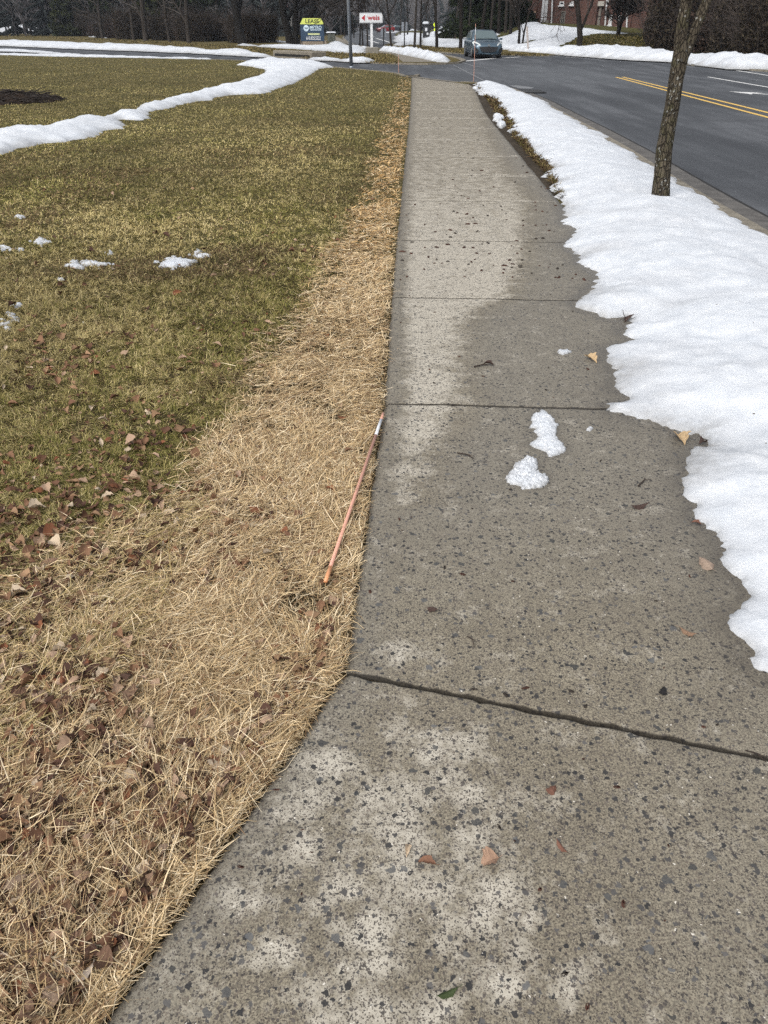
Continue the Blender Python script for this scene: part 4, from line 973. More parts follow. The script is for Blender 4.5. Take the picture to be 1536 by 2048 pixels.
def tree_meshes(seed, H, r0, maxlev=3, kids=(4, 6), lean=(0, 0), bole=.25, ang=(28, 55), up=.18, rmin=.012, multi=1, mt=None, bark=None, wander=.10, ratio=(.5, .72)):
    g = np.random.default_rng(seed); br = []
    for m in range(multi):
        d = Vector((lean[0] + (g.normal(0, .16) + (m - (multi - 1) / 2) * .28 if multi > 1 else 0), lean[1] + (g.normal(0, .12) if multi > 1 else 0), 1)).normalized()
        o = Vector(((m - (multi - 1) / 2) * r0 * .8, 0, -.3))
        grow(br, o, d, H * (.62 if multi > 1 else .72) * (1 - .12 * m * (m < 2)), r0 * (1 if m == 0 else .72), 0, maxlev, g, up, wander, kids, ang, bole, .32, 8, rmin, ratio)
    # flare at the foot
    for lev, P, Rr in br:
        if lev == 0: P.insert(1, P[0].lerp(P[1], .12)); Rr.insert(1, Rr[0] * 1.0); Rr[0] *= 1.45
    tr = tubes_mesh("trunk", [b for b in br if b[0] <= 1], bark or M_bark, lambda l: 9 if l == 0 else 6)
    cr = tubes_mesh("crown", [b for b in br if b[0] >= 2], mt or M_twigs, lambda l: 4 if l == 2 else 3)
    return tr, cr
def put_tree(ms, xy, label, group=None, s=1.0, rz=0.0, name="bare_tree", cat="tree", dz=0):
    t = empty(name, p3(xy, dz), rz); t.scale = (s, s, s); tag(t, label, cat, group)
    link("trunk", ms[0], t); link("crown", ms[1], t); return t

# ---- the young street tree in the snow bank
def on_plane(px, py, y):
    d = ray(px, py); d = d / d[1]; return Vector((d[0] * y, y, CAMZ + d[2] * y))
M_streetbark = mat_bark("lichened_bark", (.030, .024, .017), (.125, .105, .075), 26, .34)
ty = float(TREE[1]); tx = float(TREE[0])
def strk(pts, y0, dy):
    P, Rr = [], []
    for i, (x, y, w) in enumerate(pts):
        q = on_plane(x, y, y0 + dy * i / max(1, len(pts) - 1)); P.append(q); zc = q.y * math.cos(PITCH) - (q.z - CAMZ) * math.sin(PITCH); Rr.append(w / F * zc / 2)
    return P, Rr
P, Rr = strk([(1319, 420, 40), (1321.5, 388, 35), (1324, 350, 31), (1328, 300, 30), (1337, 250, 29), (1343, 215, 29), (1349, 180, 28.5), (1353, 156, 29), (1358, 130, 31), (1361, 112, 31), (1361, 95, 26), (1361, 80, 24), (1366, 40, 24), (1373, 0, 24), (1382, -60, 23)], ty, .0)
g = np.random.default_rng(3); br = []
def ext(P, Rr, n, L, drift):
    d = (P[-1] - P[-2]).normalized()
    for i in range(n):
        d = (d + Vector((g.normal(0, .05) + drift, g.normal(0, .06), .06))).normalized(); P.append(P[-1] + d * L); Rr.append(max(.012, Rr[-1] * .87))
    return P, Rr
P, Rr = ext(P, Rr, 9, .45, -.01); br.append((0, P, Rr))
P2, R2 = strk([(1362, 128, 22), (1368, 112, 21), (1375, 98, 20), (1383, 80, 19), (1393, 50, 19), (1404, 22, 18.5), (1414, 0, 18.5), (1440, -60, 18)], ty - .02, .10)
P2, R2 = ext(P2, R2, 8, .42, .02); br.append((0, P2, R2))
crown = []
for S, Q in ((P, Rr), (P2, R2)):
    for i in range(len(S) - 9, len(S) - 1):
        for k in range(2):
            dl = (S[i + 1] - S[i]).normalized(); nd = (rotv(dl, perp(dl, g), R(g.uniform(35, 60))) + Vector((0, 0, .25))).normalized()
            grow(crown, S[i].copy(), nd, g.uniform(.9, 1.7), Q[i] * .45, 1, 3, g, .2, .1, (3, 4), (25, 50), .25, .4, 5, .004)
t = empty("street_tree", p3((tx, ty), .12)); tag(t, "young leaning tree with mossy forked trunk standing in the snow bank", "tree")
bm_tr = tubes_mesh("trunk", [(l, [p - t.location for p in q], r) for l, q, r in br], M_streetbark, lambda l: 22)
# bark relief on the trunk
co = np.empty(len(bm_tr.vertices) * 3, np.float32); bm_tr.vertices.foreach_get("co", co); co = co.reshape(-1, 3)
an = np.arctan2(co[:, 1], co[:, 0]); k = 1 + (fbm(an * 4 + 9, co[:, 2] * 6, 4, 91) - .5) * .004
nn = np.empty_like(co); bm_tr.vertices.foreach_get("normal", nn.ravel()); nn = nn.reshape(-1, 3)
co = co + nn * ((fbm(an * 3 + 20, co[:, 2] * 9, 4, 92) - .5) * .016)[:, None]; bm_tr.vertices.foreach_set("co", co.astype(np.float32).ravel()); bm_tr.update()
link("trunk", bm_tr, t)
link("crown", tubes_mesh("crown", [(l, [p - t.location for p in q], r) for l, q, r in crown], M_barkg, lambda l: 5 if l == 1 else 3), t)

# ---- trees of the junction: thin-stemmed street trees with steep crowns
TA = tree_meshes(11, 9.5, .10, 3, (5, 7), wander=.045, bole=.26, ang=(18, 38), up=.30, rmin=.016, bark=M_barkg)
TB = tree_meshes(12, 10.5, .12, 3, (5, 7), wander=.045, bole=.22, ang=(18, 40), up=.28, rmin=.016, bark=M_bark)
TC = tree_meshes(13, 8.0, .09, 3, (5, 7), wander=.045, bole=.22, ang=(25, 48), up=.20, rmin=.015, bark=M_barkg)
_gi = "young trees lining the road bend"
for i, (px, py, ms, s, lab) in enumerate([
    (719, 90.5, TC, .9, "thin dark street tree left of the pole sign, the leftmost of three"), (726, 91, TA, .8, "thin dark street tree left of the pole sign, the middle of three"),
    (735, 92, TC, .95, "thin dark street tree left of the pole sign, the one nearest its white pole"), (784.5, 99.5, TC, 1.05, "small street tree with a low fork just right of the pole sign"),
    (828, 102, TA, 1.0, "slim street tree on the island behind the lumpy corner snow bank"), (841, 94, TB, .85, "slim street tree in front of the dark booth"),
    (874, 96, TB, 1.15, "straight street tree in front of the yellow-green sign"), (921, 98, TB, 1.2, "straight street tree just left of the blue car"),
    (910, 80, TA, 1.2, "thin tree behind the street trees, left of the car"), (936, 82, TA, 1.2, "thin dark tree directly behind the roof of the car")]):
    put_tree(ms, at(px, py, 0), lab, _gi, s, rz=i * 1.3)
T40 = tree_meshes(15, 7, .11, 3, (4, 6), bole=.24, ang=(20, 45), up=.2, rmin=.015, multi=2, bark=M_bark)
put_tree(T40, at(1041, 89, .1), "twin-stemmed bare tree on the snowy bank right of the car", rz=.4)
T58 = tree_meshes(16, 9, .21, 4, (5, 6), bole=.16, ang=(28, 58), up=.10, rmin=.013, bark=M_bark)
put_tree(T58, at(1158, 96, 0), "broad-crowned bare tree in front of the brick building", rz=2.0)
T35 = tree_meshes(17, 4.4, .12, 4, (5, 7), bole=.10, ang=(25, 55), up=.14, rmin=.012, multi=3, mt=M_twigd)
put_tree(T35, at(1236, 71, 0), "small rounded multi-stemmed tree against the brick wall", s=1.1, rz=.8, name="ornamental_tree")
M_barkb = mat_bark("black_bark", (.004, .0035, .003), (.014, .012, .010), 9)
TBIG = tree_meshes(21, 15, .48, 4, (5, 6), lean=(-.24, 0), bole=.13, ang=(32, 62), up=.06, rmin=.020, bark=M_barkb, mt=M_twigd)
put_tree(TBIG, at(486, 88, 0), "huge dark leaning tree at the edge of the woods, left of the lease sign")
TBG2 = tree_meshes(24, 14, .40, 4, (5, 6), bole=.12, ang=(30, 60), up=.06, rmin=.020, multi=3, bark=M_barkb, mt=M_twigd)
put_tree(TBG2, at(590, 91, 0), "big dark multi-trunked tree right behind the lease sign's left side", rz=.2)

# ---- evergreens and thickets of the two woods
def leaf_cloud(seed, n, fn, size, cols, name, mat, tint=1.0):
    g = np.random.default_rng(seed); C = np.array([fn(g) for _ in range(n)]); s = size * g.uniform(.5, 1.4, n)
    a = g.normal(0, 1, (n, 3)); a /= np.linalg.norm(a, axis=1)[:, None]; b = np.cross(a, g.normal(0, 1, (n, 3))); b /= np.linalg.norm(b, axis=1)[:, None]
    V = np.stack([C - a * s[:, None], C + b * s[:, None] * .35, C + a * s[:, None], C - b * s[:, None] * .35], 1).reshape(-1, 3)
    Fc = np.arange(n * 4).reshape(n, 4); cols = np.array(cols); c = cols[g.integers(0, len(cols), n)] * g.uniform(.7, 1.3, (n, 1)) * tint
    return new_mesh(name, V, Fc, [mat], attrs={"col": np.repeat(c, 4, 0)})
M_needle = mat_attr("needles", .85, .1)
def conifer(seed, H, W_, cols, n=7000):
    g0 = np.random.default_rng(seed); B = []
    for k in range(70):
        z = H * (.05 + .93 * g0.random() ** 1.2); L = W_ * (1 - z / H) ** .8 * g0.uniform(.65, 1.1) + .2; a = g0.uniform(0, 6.28); B.append((z, L, a))
    def fn(g):
        z, L, a = B[g.integers(len(B))]; t = g.random() ** .7; r = L * t; w = .22 * (1.2 - t) * L
        return np.array([r * math.cos(a), r * math.sin(a), z - .28 * r + .1 * r * t]) + g.normal(0, 1, 3) * np.array([w, w, .16])
    br = [(0, [Vector((0, 0, -.3)), Vector((0, 0, H * .5)), Vector((0, 0, H))], [.22, .14, .02])]
    return tubes_mesh("trunk", br, M_bark, lambda l: 7), leaf_cloud(seed, n, fn, .34, cols, "crown", M_needle)
CN = [conifer(31, 13, 3.6, [(.012, .018, .007), (.020, .028, .010), (.009, .012, .006)]), conifer(32, 10, 3.2, [(.022, .026, .009), (.014, .018, .008), (.030, .034, .012)])]
CNB = [conifer(33, 16, 4.0, [(.016, .022, .018), (.024, .030, .026), (.012, .016, .014)])]
def thicket(seed, H, W_, cols, n=9000, stems=46):
    g = np.random.default_rng(seed); br = []
    for k in range(stems):
        a = g.uniform(0, 6.28); r = W_ * .5 * math.sqrt(g.random()); d = Vector((math.cos(a) * .35 * g.random(), math.sin(a) * .35 * g.random(), 1)).normalized()
        grow(br, Vector((r * math.cos(a), r * math.sin(a), -.2)), d, H * g.uniform(.5, 1.0), g.uniform(.018, .04), 1, 3, g, .12, .16, (3, 5), (22, 60), .12, .35, 5, .009)
    def fn(q):
        a = q.uniform(0, 6.28); r = W_ * .62 * math.sqrt(q.random()); z = H * .8 * q.random() ** .85
        return np.array([r * math.cos(a), r * math.sin(a), z])
    return tubes_mesh("stems", br, M_twigs, lambda l: 3), leaf_cloud(seed + 50, n, fn, .11, cols, "twigs", M_needle, 1.25)
TK = [thicket(41, 3.2, 3.0, [(.036, .029, .021), (.026, .021, .015), (.050, .040, .029)]), thicket(42, 4.2, 3.4, [(.030, .022, .017), (.022, .017, .012), (.042, .034, .022)]), thicket(43, 2.4, 2.6, [(.050, .034, .026), (.032, .022, .017)])]
def put_thicket(k, xy, lab, grp, s=1.0, rz=0.0):
    t = empty("bare_thicket", p3(xy), rz); t.scale = (s, s, s * 1.0); tag(t, lab, "shrub", grp); link("stems", TK[k][0], t); link("twigs", TK[k][1], t)
gw = np.random.default_rng(77)
# right-hand wood, beyond the tall ploughed bank
for i in range(26):
    px = 1300 + 300 * (i / 25) + gw.normal(0, 4); y0 = np.interp(px, [1260, 1300, 1384, 1455, 1536, 1620], [92, 100, 108, 112, 117, 122]); d0 = at(px, y0 + 3, 0)
    xy = d0 * (1.03 + .22 * gw.random())
    put_thicket(i % 3, xy, "dark brown bare thicket behind the tall ploughed snow bank on the right", "thickets of the right-hand wood", gw.uniform(.8, 1.15) * (.5 if px < 1345 else 1), gw.uniform(0, 6))
for i in range(16):
    px = 1352 + 270 * (i / 15); d0 = at(px, 110, 0); xy = d0 * (1.32 + .25 * gw.random())
    t = put_tree(CN[0] if i % 3 else CN[1], xy, "dense dark evergreen deep in the right-hand wood", "evergreens of the right-hand wood", gw.uniform(.8, 1.1), gw.uniform(0, 6), "evergreen_tree")
M_barkw = mat_bark("brown_bark", (.014, .011, .009), (.046, .038, .031), 9); M_twigw = plain("pale_twigs", (.050, .042, .036), .9)
TW = [tree_meshes(51, 12, .2, 3, (5, 7), wander=.07, bole=.15, ang=(28, 60), up=.1, rmin=.016, mt=M_twigw, bark=M_barkw), tree_meshes(52, 13, .26, 3, (5, 7), bole=.12, ang=(28, 60), up=.1, rmin=.016, lean=(.1, 0), mt=M_twigw, bark=M_barkw)]
for i, px in enumerate([1310, 1332, 1425, 1462, 1492, 1524, 1570]):
    d0 = at(px, 112, 0); put_tree(TW[i % 2], d0 * (1.12 + .1 * gw.random()), "bare dark tree rising out of the right-hand thickets", "bare trees of the right-hand wood", gw.uniform(.7, 1.1), gw.uniform(0, 6))
# left-hand wood, beyond the side road
for i in range(28):
    px = 118 + 402 * (i / 27) + gw.normal(0, 5); y0 = np.interp(px, [-40, 100, 250, 400, 520], [67.5, 71, 79, 86.0, 87]); d0 = at(px, y0, 0)
    xy = d0 * (1.02 + .16 * gw.random())
    put_thicket(i % 3, xy, "dark bare thicket along the edge of the left-hand woods", "thickets of the left-hand woods", gw.uniform(.55, 1.05) * (1 if px > 120 else .75), gw.uniform(0, 6))
for i in range(17):
    px = (140 + 270 * (i / 16)) + gw.normal(0, 6); y0 = np.interp(px, [-40, 100, 250, 400, 520], [67, 70, 78, 85.5, 87]); d0 = at(px, y0, 0)
    xy = d0 * (1.14 + .4 * gw.random())
    put_tree(CN[i % 2], xy, "dense dark evergreen inside the left-hand woods", "evergreens of the left-hand woods", gw.uniform(.85, 1.25), gw.uniform(0, 6), "evergreen_tree")
put_tree(CN[1], at(142, 72.5, 0), "bushy dark green evergreen at the front of the left-hand woods", None, 1.15, .3, "evergreen_tree")
for i, px in enumerate([-6, 30, 62, 95, 118, 205, 268, 292, 340, 378]):
    y0 = np.interp(px, [-40, 100, 250, 400, 520], [68, 71.5, 79.5, 87, 88.5]); d0 = at(px, y0, 0)
    put_tree(TW[i % 2], d0 * (1.0 + .05 * gw.random()), "bare dark tree at the edge of the left-hand woods", "bare trees of the left-hand woods", gw.uniform(.8, 1.35), gw.uniform(0, 6))
# evergreens beside the building and in the middle distance
for i, (px, k, s) in enumerate([(640, 1.9, .9), (655, 2.0, 1.0), (668, 1.9, .85), (682, 2.1, 1.0)]):
    put_tree(CNB[0], at(px, 86, 0) * k, "blue-green spruce in the dark row between the lease sign and the grey post", "spruces behind the lease sign", s, i, "evergreen_tree")
for i, (px, y0, k, s) in enumerate([(950, 84, 1.25, .9), (968, 84, 1.3, 1.0), (985, 84, 1.22, .85), (1000, 84, 1.35, 1.0), (1012, 84, 1.3, .9), (930, 84, 1.5, 1.0)]):
    put_tree(CN[0], at(px, y0, 0) * k, "dark evergreen behind the car, left of the brick building", "evergreens behind the car", s, i, "evergreen_tree")
for i, px in enumerate([944, 962, 979, 996, 1010, 1020]):
    put_tree([TA, TB][i % 2], at(px, 82, 0) * (1.05 + .1 * gw.random()), "tall bare trunk in the dark trees behind the car", "bare trees behind the car", gw.uniform(1.2, 1.6), gw.uniform(0, 6))
for i, (px, py) in enumerate([(884, 80), (892, 81), (901, 80)]):
    t = put_tree(CN[1], at(px, py, 0), "low clipped evergreen shrub on the snowy slope inside the bend", "low evergreens inside the bend", .12, i, "evergreen_shrub", "shrub"); t.scale = (.30, .30, .11)
for i, (px, py, s) in enumerate([(700, 77, .9), (708, 75, .8), (755, 66, 1.0), (800, 70, 1.2), (815, 72, 1.1), (858, 72, 1.2), (893, 70, 1.3), (850, 66, 1.3), (775, 63, 1.2), (690, 72, 1.0)]):
    put_tree([TA, TB, TC][i % 3], at(px, py, 0), "slender bare tree far along the road bend", "distant bare trees along the bend", s, i * 1.7)
# the wooded hills that close the view: one mass
V_, F_, C_ = [], [], []; b = 0; g = np.random.default_rng(9)
def quad(p, q, r0, r1, c):
    global b
    d = q - p; n_ = np.array([d[1] * .3 + g.normal(0, .3), -d[0] - .5, g.normal(0, .3)]); n_ = np.cross(d, np.array([g.normal(0, .25), 1.0, g.normal(0, .1)])); n_ /= np.linalg.norm(n_) + 1e-9
    m_ = np.cross(d, n_); m_ /= np.linalg.norm(m_) + 1e-9
    for e_ in (n_, m_)[:1 if r0 < .07 else 2]:
        V_.extend([p - e_ * r0, p + e_ * r0, q + e_ * r1, q - e_ * r1]); F_.append((b, b + 1, b + 2, b + 3)); C_.extend([c] * 4); b += 4
for k in range(1500):
    px = g.uniform(-120, 1660); d = 150 + 330 * g.random() ** 1.1
    if 690 < px < 905 and d < 300: continue
    x = (px - 768) / F * d * .84; H = g.uniform(8, 15); o = np.array([x, d, float(G(x, d)) - .3]); ever = g.random() < .22
    c = np.array([(.030, .036, .034), (.022, .028, .026)][g.integers(2)]) if ever else np.array([(.115, .106, .108), (.090, .083, .084), (.140, .130, .130)][g.integers(3)])
    quad(o, o + np.array([g.normal(0, .5), 0, H]), .16, .05, c * .7)
    for j in range(46 if ever else 30):
        z = H * g.uniform(.08, .98); a = g.uniform(0, 6.28); L = (1 - z / H) ** .7 * 3.2 + .6; p = o + np.array([0, 0, z])
        if ever: q = p + np.array([math.cos(a) * L, math.sin(a) * L, -.35 * L]); quad(p, q, .34, .16, c * g.uniform(.7, 1.2))
        else: q = p + np.array([math.cos(a) * L * .6, math.sin(a) * L * .6, L * g.uniform(.3, 1.1)]); quad(p, q, g.uniform(.05, .13), .03, c * g.uniform(.8, 1.15))
tag(link("distant_woods", new_mesh("distant_woods", np.array(V_), np.array(F_), [M_needle], attrs={"col": np.array(C_)})), kind="stuff")

# ================================================================== SIGNS, POSTS, CAR, BUILDINGS
M_wpaint = plain("white_paint", (.60, .61, .62), .5, .06, 4)
M_galv = plain("galvanised_steel", (.23, .25, .28), .45, .15, 3, .6)
M_dark = plain("dark_iron", (.020, .020, .021), .6)
M_orange = NT("orange_fibreglass", .45, .4); M_orange.color(M_orange.mix(M_orange.noise(14, 4), (.56, .27, .185), (.64, .36, .27))); M_orange = M_orange.m
M_tip = plain("reflective_tape", (.66, .68, .70), .35, .05)
M_orange2 = plain("bright_orange", (.66, .31, .15), .45, .05)
M_red = plain("sign_red", (.34, .012, .022), .5, .05); M_navy = plain("sign_navy", (.020, .045, .085), .45, .1, 3)
M_lime = plain("sign_lime", (.56, .62, .13), .5, .06, 3); M_ltxt = plain("sign_dark_text", (.035, .040, .016), .5)
M_bluew = plain("sign_pale_blue", (.52, .64, .72), .5, .08); M_block = plain("weathered_block", (.20, .185, .155), .9, .3, 5)
def words(body, parent, loc, size, mat, name="lettering", offset=.0, rz=0.0, ext=.006, align='CENTER', sx=1.0):
    c = bpy.data.curves.new(name, 'FONT'); c.body = body; c.size = size; c.align_x = align; c.align_y = 'CENTER'; c.extrude = ext; c.offset = offset
    tmp = bpy.data.objects.new(name, c); COL.objects.link(tmp)
    me = bpy.data.meshes.new_from_object(tmp.evaluated_get(bpy.context.evaluated_depsgraph_get())); bpy.data.objects.remove(tmp); bpy.data.curves.remove(c)
    me.materials.clear(); me.materials.append(mat); o = link(name, me); o.parent = parent; o.location = loc; o.rotation_euler = (math.pi / 2, 0, rz); o.scale = (sx, 1, 1); return o
def facing(xy, extra=0.0): return math.atan2(-xy[0], xy[1]) * 1.0 + extra      # rz so that local -Y looks at the camera

# lying driveway marker
a_, b_ = at(651, 1163, .047), at(766.5, 828, .035)
P = np.linspace(0, 1, 9); pts = [Vector(p3(a_ * (1 - t) + b_ * t, .047 - .012 * t + .004 * math.sin(t * 7))) for t in P]
t = empty("driveway_marker", pts[0]); tag(t, "thin orange driveway marker lying in the straw grass along the sidewalk edge", "driveway marker")
def seg(t0, t1, r): return [pts[0].lerp(pts[-1], t0) - t.location + Vector((0, 0, .004 * math.sin(t0 * 7))), pts[0].lerp(pts[-1], (t0 + t1) / 2) - t.location, pts[0].lerp(pts[-1], t1) - t.location], r
MB().tube(*seg(.0, .06, [.0060, .0064, .0064]), 10).build("end_cap", M_orange2, t, smooth=True)
MB().tube(*seg(.0605, .8195, .0060), 10).build("rod", M_orange, t, smooth=True)
MB().tube(*seg(.82, .945, .0066), 10).build("reflective_band", M_tip, t, smooth=True)
MB().tube(*seg(.9455, 1.0, .0060), 10).build("rod_tip", M_orange, t, smooth=True)
# standing ones
for (px, py, top, x2, lab) in ((797.5, 144, 111, 796, "orange driveway marker standing at the corner of the lawn by the side road"), (947, 168, 76, 944.5, "orange driveway marker standing at the tip of the snow bank by the junction")):
    xy = at(px, py, 0.0); h = xat(py - top, xy) / math.cos(PITCH) * .93; t = empty("driveway_marker", p3(xy)); tag(t, lab, "driveway marker", "standing driveway markers")
    dx = xat(x2 - px, xy); q = lambda k: Vector((dx * k, 0, h * k - .02)); r_ = .0062 if py > 150 else .008
    MB().tube([q(0), q(.82)], r_, 8).build("rod", M_orange, t); MB().tube([q(.8205), q(.94)], r_ * 1.15, 8).build("reflective_band", M_tip, t); MB().tube([q(.9405), q(1)], r_, 8).build("rod_tip", M_orange, t)
# tall grey post at the side road
xy = at(703, 135.5, 0); t = empty("lamp_post", p3(xy)); tag(t, "tall thin grey metal post at the lawn edge by the side road", "post")
k_ = xat(1, xy)
MB().tube([(0, 0, -.1), (-.10, 0, 3.0), (-.22, 0, 6.6)], [k_ * 3.5, k_ * 3.1, k_ * 2.6], 14).build("shaft", M_galv, t, smooth=True)
mb = MB(); mb.tube([(0, 0, .015), (0, 0, .06)], [k_ * 5.0, k_ * 4.2], 14); mb.build("base_collar", M_galv, t)
mb = MB(); mb.tube([(-.22, 0, 6.5), (-.1, .5, 6.9), (0, 1.5, 7.0)], [.05, .045, .04], 8); mb.box((0, 1.8, 7.0), (.3, .7, .14)); mb.build("lamp_arm", M_galv, t)
# slanted white post on the island
xy = at(1057, 103.2, 0); h = xat(42, xy); t = empty("delineator_post", p3(xy)); tag(t, "leaning pale grey marker post on the traffic island right of the car", "marker post")
mb = MB(); mb.tube([(0, 0, -.1), (-.14, 0, h * .55), (-.26, 0, h)], xat(2.0, xy), 10); mb.build("shaft", plain("grey_plastic", (.42, .38, .36), .6), t)
mb = MB(); mb.tube([(0, 0, .0), (0, 0, .06)], [.14, .12], 10); mb.build("foot", M_dark, t)
# thin sign posts on the far pavement
for (px, py, top, lab) in ((808.5, 101.5, 52, "thin dark sign post on the far pavement right of the pole sign"), (767, 98, 62, "thin dark sign post close to the pole sign's right edge")):
    xy = at(px, py, 0); h = xat(py - top, xy); t = empty("sign_post", p3(xy), facing(xy)); tag(t, lab, "sign post", "thin sign posts at the bend")
    MB().tube([(0, 0, -.1), (0, 0, h)], .045, 8).build("post", M_dark, t)
    mb = MB(); mb.box((0, .06, h - .34), (.42, .02, .55)); mb.build("panel", M_galv, t)

# pole sign with red lettering
xy = at(743, 97, 0); k_ = xat(1, xy); t = empty("pole_sign", p3(xy), facing(xy, -.05)); tag(t, "white pole sign with a red arrow and red lettering at the road bend", "sign")
H0 = (97 - 54.5) * k_; BW, BH = 46 * k_, 16.5 * k_
MB().bevbox((0, 0, H0 + BH / 2), (BW, .30, BH), .03).build("cabinet", plain("sign_frame", (.45, .46, .47), .4), t)
MB().box((0, -.155, H0 + BH / 2), (BW - .14, .012, BH - .14)).build("face", M_wpaint, t)
MB().box((.02, .0, H0 / 2 - .1), (.19, .16, H0 + .2)).build("pole", M_wpaint, t)
o = words("weis", t, (.20, -.166, H0 + BH * .52), BH * .70, M_red, offset=.010, sx=1.15)
mb = MB(); z = H0 + BH * .5; x = -BH * .92; mb.add([(x - .16, -.172, z), (x + .12, -.172, z + .21), (x + .12, -.172, z - .21), (x - .16, -.163, z), (x + .12, -.163, z + .21), (x + .12, -.163, z - .21)], [(0, 2, 1), (3, 4, 5), (0, 1, 4, 3), (1, 2, 5, 4), (2, 0, 3, 5)]); mb.build("arrow", M_red, t)
xy2 = at(745, 107, 0); k2 = xat(1, xy2); t = empty("concrete_block", p3(xy2), facing(xy2, .12)); tag(t, "grey weathered concrete block on the turf in front of the pole sign", "concrete block")
MB().bevbox((0, .25, 10.5 * k2 / 2 - .05), (24 * k2, .7, 10.5 * k2 + .1), .03).build("block", M_block, t)

# lease board
xy = at(626, 93.5, 0); k_ = xat(1, xy); t = empty("lease_sign", p3(xy), facing(xy, -.06)); tag(t, "dark blue lease board with lime green header on two posts", "sign")
LW = 46.5 * k_; z0_, z1_, z2_ = 9.5 * k_, 37.5 * k_, 47.5 * k_
MB().bevbox((0, 0, (z0_ + z1_) / 2), (LW, .10, z1_ - z0_), .008).build("panel", M_navy, t)
mb = MB(); w0, w1 = LW / 2 + .01, LW / 2 - .24
V = [(-w0, -.056, z1_ + .002), (w0, -.056, z1_ + .002), (w1, -.056, z2_), (-w1, -.056, z2_)]; V += [(v[0], .05, v[2]) for v in V]
mb.add(V, [(0, 1, 2, 3), (7, 6, 5, 4), (0, 4, 5, 1), (1, 5, 6, 2), (2, 6, 7, 3), (3, 7, 4, 0)]); mb.build("header", M_lime, t)
for s in (-1, 1): MB().box((s * (LW / 2 - .06), .095, z1_ / 2 - .1), (.09, .09, z1_ + .1)).build("post", M_dark, t)
words("LEASE", t, (.02, -.060, (z1_ + z2_) / 2 - .01), .40, M_ltxt, offset=.008, sx=1.15)
words("METRO", t, (.30, -.054, z0_ + .80 * (z1_ - z0_)), .34, M_bluew, offset=.006, sx=.92)
words("610.825.5222", t, (.08, -.054, z0_ + .17 * (z1_ - z0_)), .35, M_wpaint, offset=.006, sx=.66)
MB().box((.31, -.053, z0_ + .665 * (z1_ - z0_)), (.98, .008, .05)).build("tagline_strip", M_bluew, t)
MB().box((.12, -.053, z0_ + .42 * (z1_ - z0_)), (1.02, .008, .13)).build("caption_strip", plain("pale_lime", (.50, .54, .28), .5, .3, 30), t)
mb = MB(); zc_ = z0_ + .77 * (z1_ - z0_); n = 20; V = [(-.52, -.055, zc_)] + [(-.52 + .23 * math.cos(i * 2 * math.pi / n), -.055, zc_ + .23 * math.sin(i * 2 * math.pi / n)) for i in range(n)]
mb.add(V, [(0, 1 + i, 1 + (i + 1) % n) for i in range(n)])
em = mb.build("emblem", M_bluew, t)
mb = MB(); zz = zc_; mb.add([(-.66, -.059, zz + .06), (-.60, -.059, zz + .08), (-.52, -.059, zz - .0), (-.44, -.059, zz + .08), (-.38, -.059, zz + .06), (-.52, -.059, zz - .09), (-.66, -.059, zz - .08), (-.62, -.059, zz - .02), (-.38, -.059, zz - .08), (-.42, -.059, zz - .02)], [(0, 5, 2, 1), (2, 5, 4, 3), (0, 7, 6), (4, 8, 9)]); mb.build("emblem_mark", M_navy, em)
xy = at(628, 92.5, 0) * 1.02; k3 = xat(1, xy); t = empty("planter_wall", p3(xy), facing(xy)); tag(t, "low tan stone planter wall under the lease sign", "planter")
MB().bevbox((0, .2, 4 * k3), (52 * k3, .6, 9 * k3), .04).build("stone_wall", plain("tan_stone", (.26, .215, .165), .9, .35, 3), t)
MB().box((0, .2, 8.8 * k3), (53 * k3, .64, .06)).build("coping", M_block, t)
# utility cabinet with a cap of snow
xy = at(663, 83, 0); k_ = xat(1, xy); t = empty("utility_cabinet", p3(xy), facing(xy, .3)); tag(t, "grey-green utility cabinet capped with snow, right of the lease sign", "utility cabinet")
MB().bevbox((0, 0, 7 * k_), (14 * k_, 10 * k_, 14.4 * k_), .08).build("housing", plain("cabinet_green", (.115, .125, .105), .6, .15), t)
MB().bevbox((-.3 * k_, 0, 15.6 * k_), (19 * k_, 12 * k_, 2.4 * k_), .12).build("snow_cap", M_snowfar, t)
MB().box((3 * k_, -5.2 * k_, 7 * k_), (4 * k_, .04, 10 * k_)).build("door", plain("cabinet_door", (.16, .17, .15), .6), t)
# kerb inlet
xa, xb = at(543, 114, ROAD), at(620, 118.6, ROAD); c_ = (xa + xb) / 2; L = float(np.hypot(*(xb - xa))); rz = math.atan2(xb[1] - xa[1], xb[0] - xa[0])
t = empty("storm_drain", p3(c_, ROAD), rz); tag(t, "concrete kerb inlet with a dark opening across the side road", "storm drain")
MB().bevbox((0, .62, .27), (L, 1.0, .16), .03).build("lid", M_kerb, t); MB().box((0, .56, .10), (L * .9, .9, .19)).build("opening", M_tar, t)
for s in (-1, 1): MB().box((s * L * .475, .58, .095), (L * .05, .92, .2)).build("cheek", M_kerb, t)
# grate in the gutter of the main road
xa = at(1062, 184.3, ROAD); t = empty("drain_grate", p3(xa, ROAD + .004), math.atan2(KR[-5][1] - KR[-3][1], KR[-5][0] - KR[-3][0]) + math.pi); tag(t, "dark iron drain grate in the gutter at the tip of the snow bank", "drain grate")
mb = MB(); mb.box((0, 0, .006), (1.0, .62, .004)); mb.build("sump", M_tar, t)
mb = MB()
for x, y, a, b_ in ((0, .31, 1.06, .06), (0, -.31, 1.06, .06), (.5, 0, .06, .56), (-.5, 0, .06, .56)): mb.box((x, y, .02), (a, b_, .022))
mb.build("frame", M_dark, t); mb = MB()
for i in range(9): mb.box((-.42 + i * .105, 0, .02), (.035, .56, .018))
mb.build("bars", plain("worn_iron", (.05, .05, .05), .5), t)
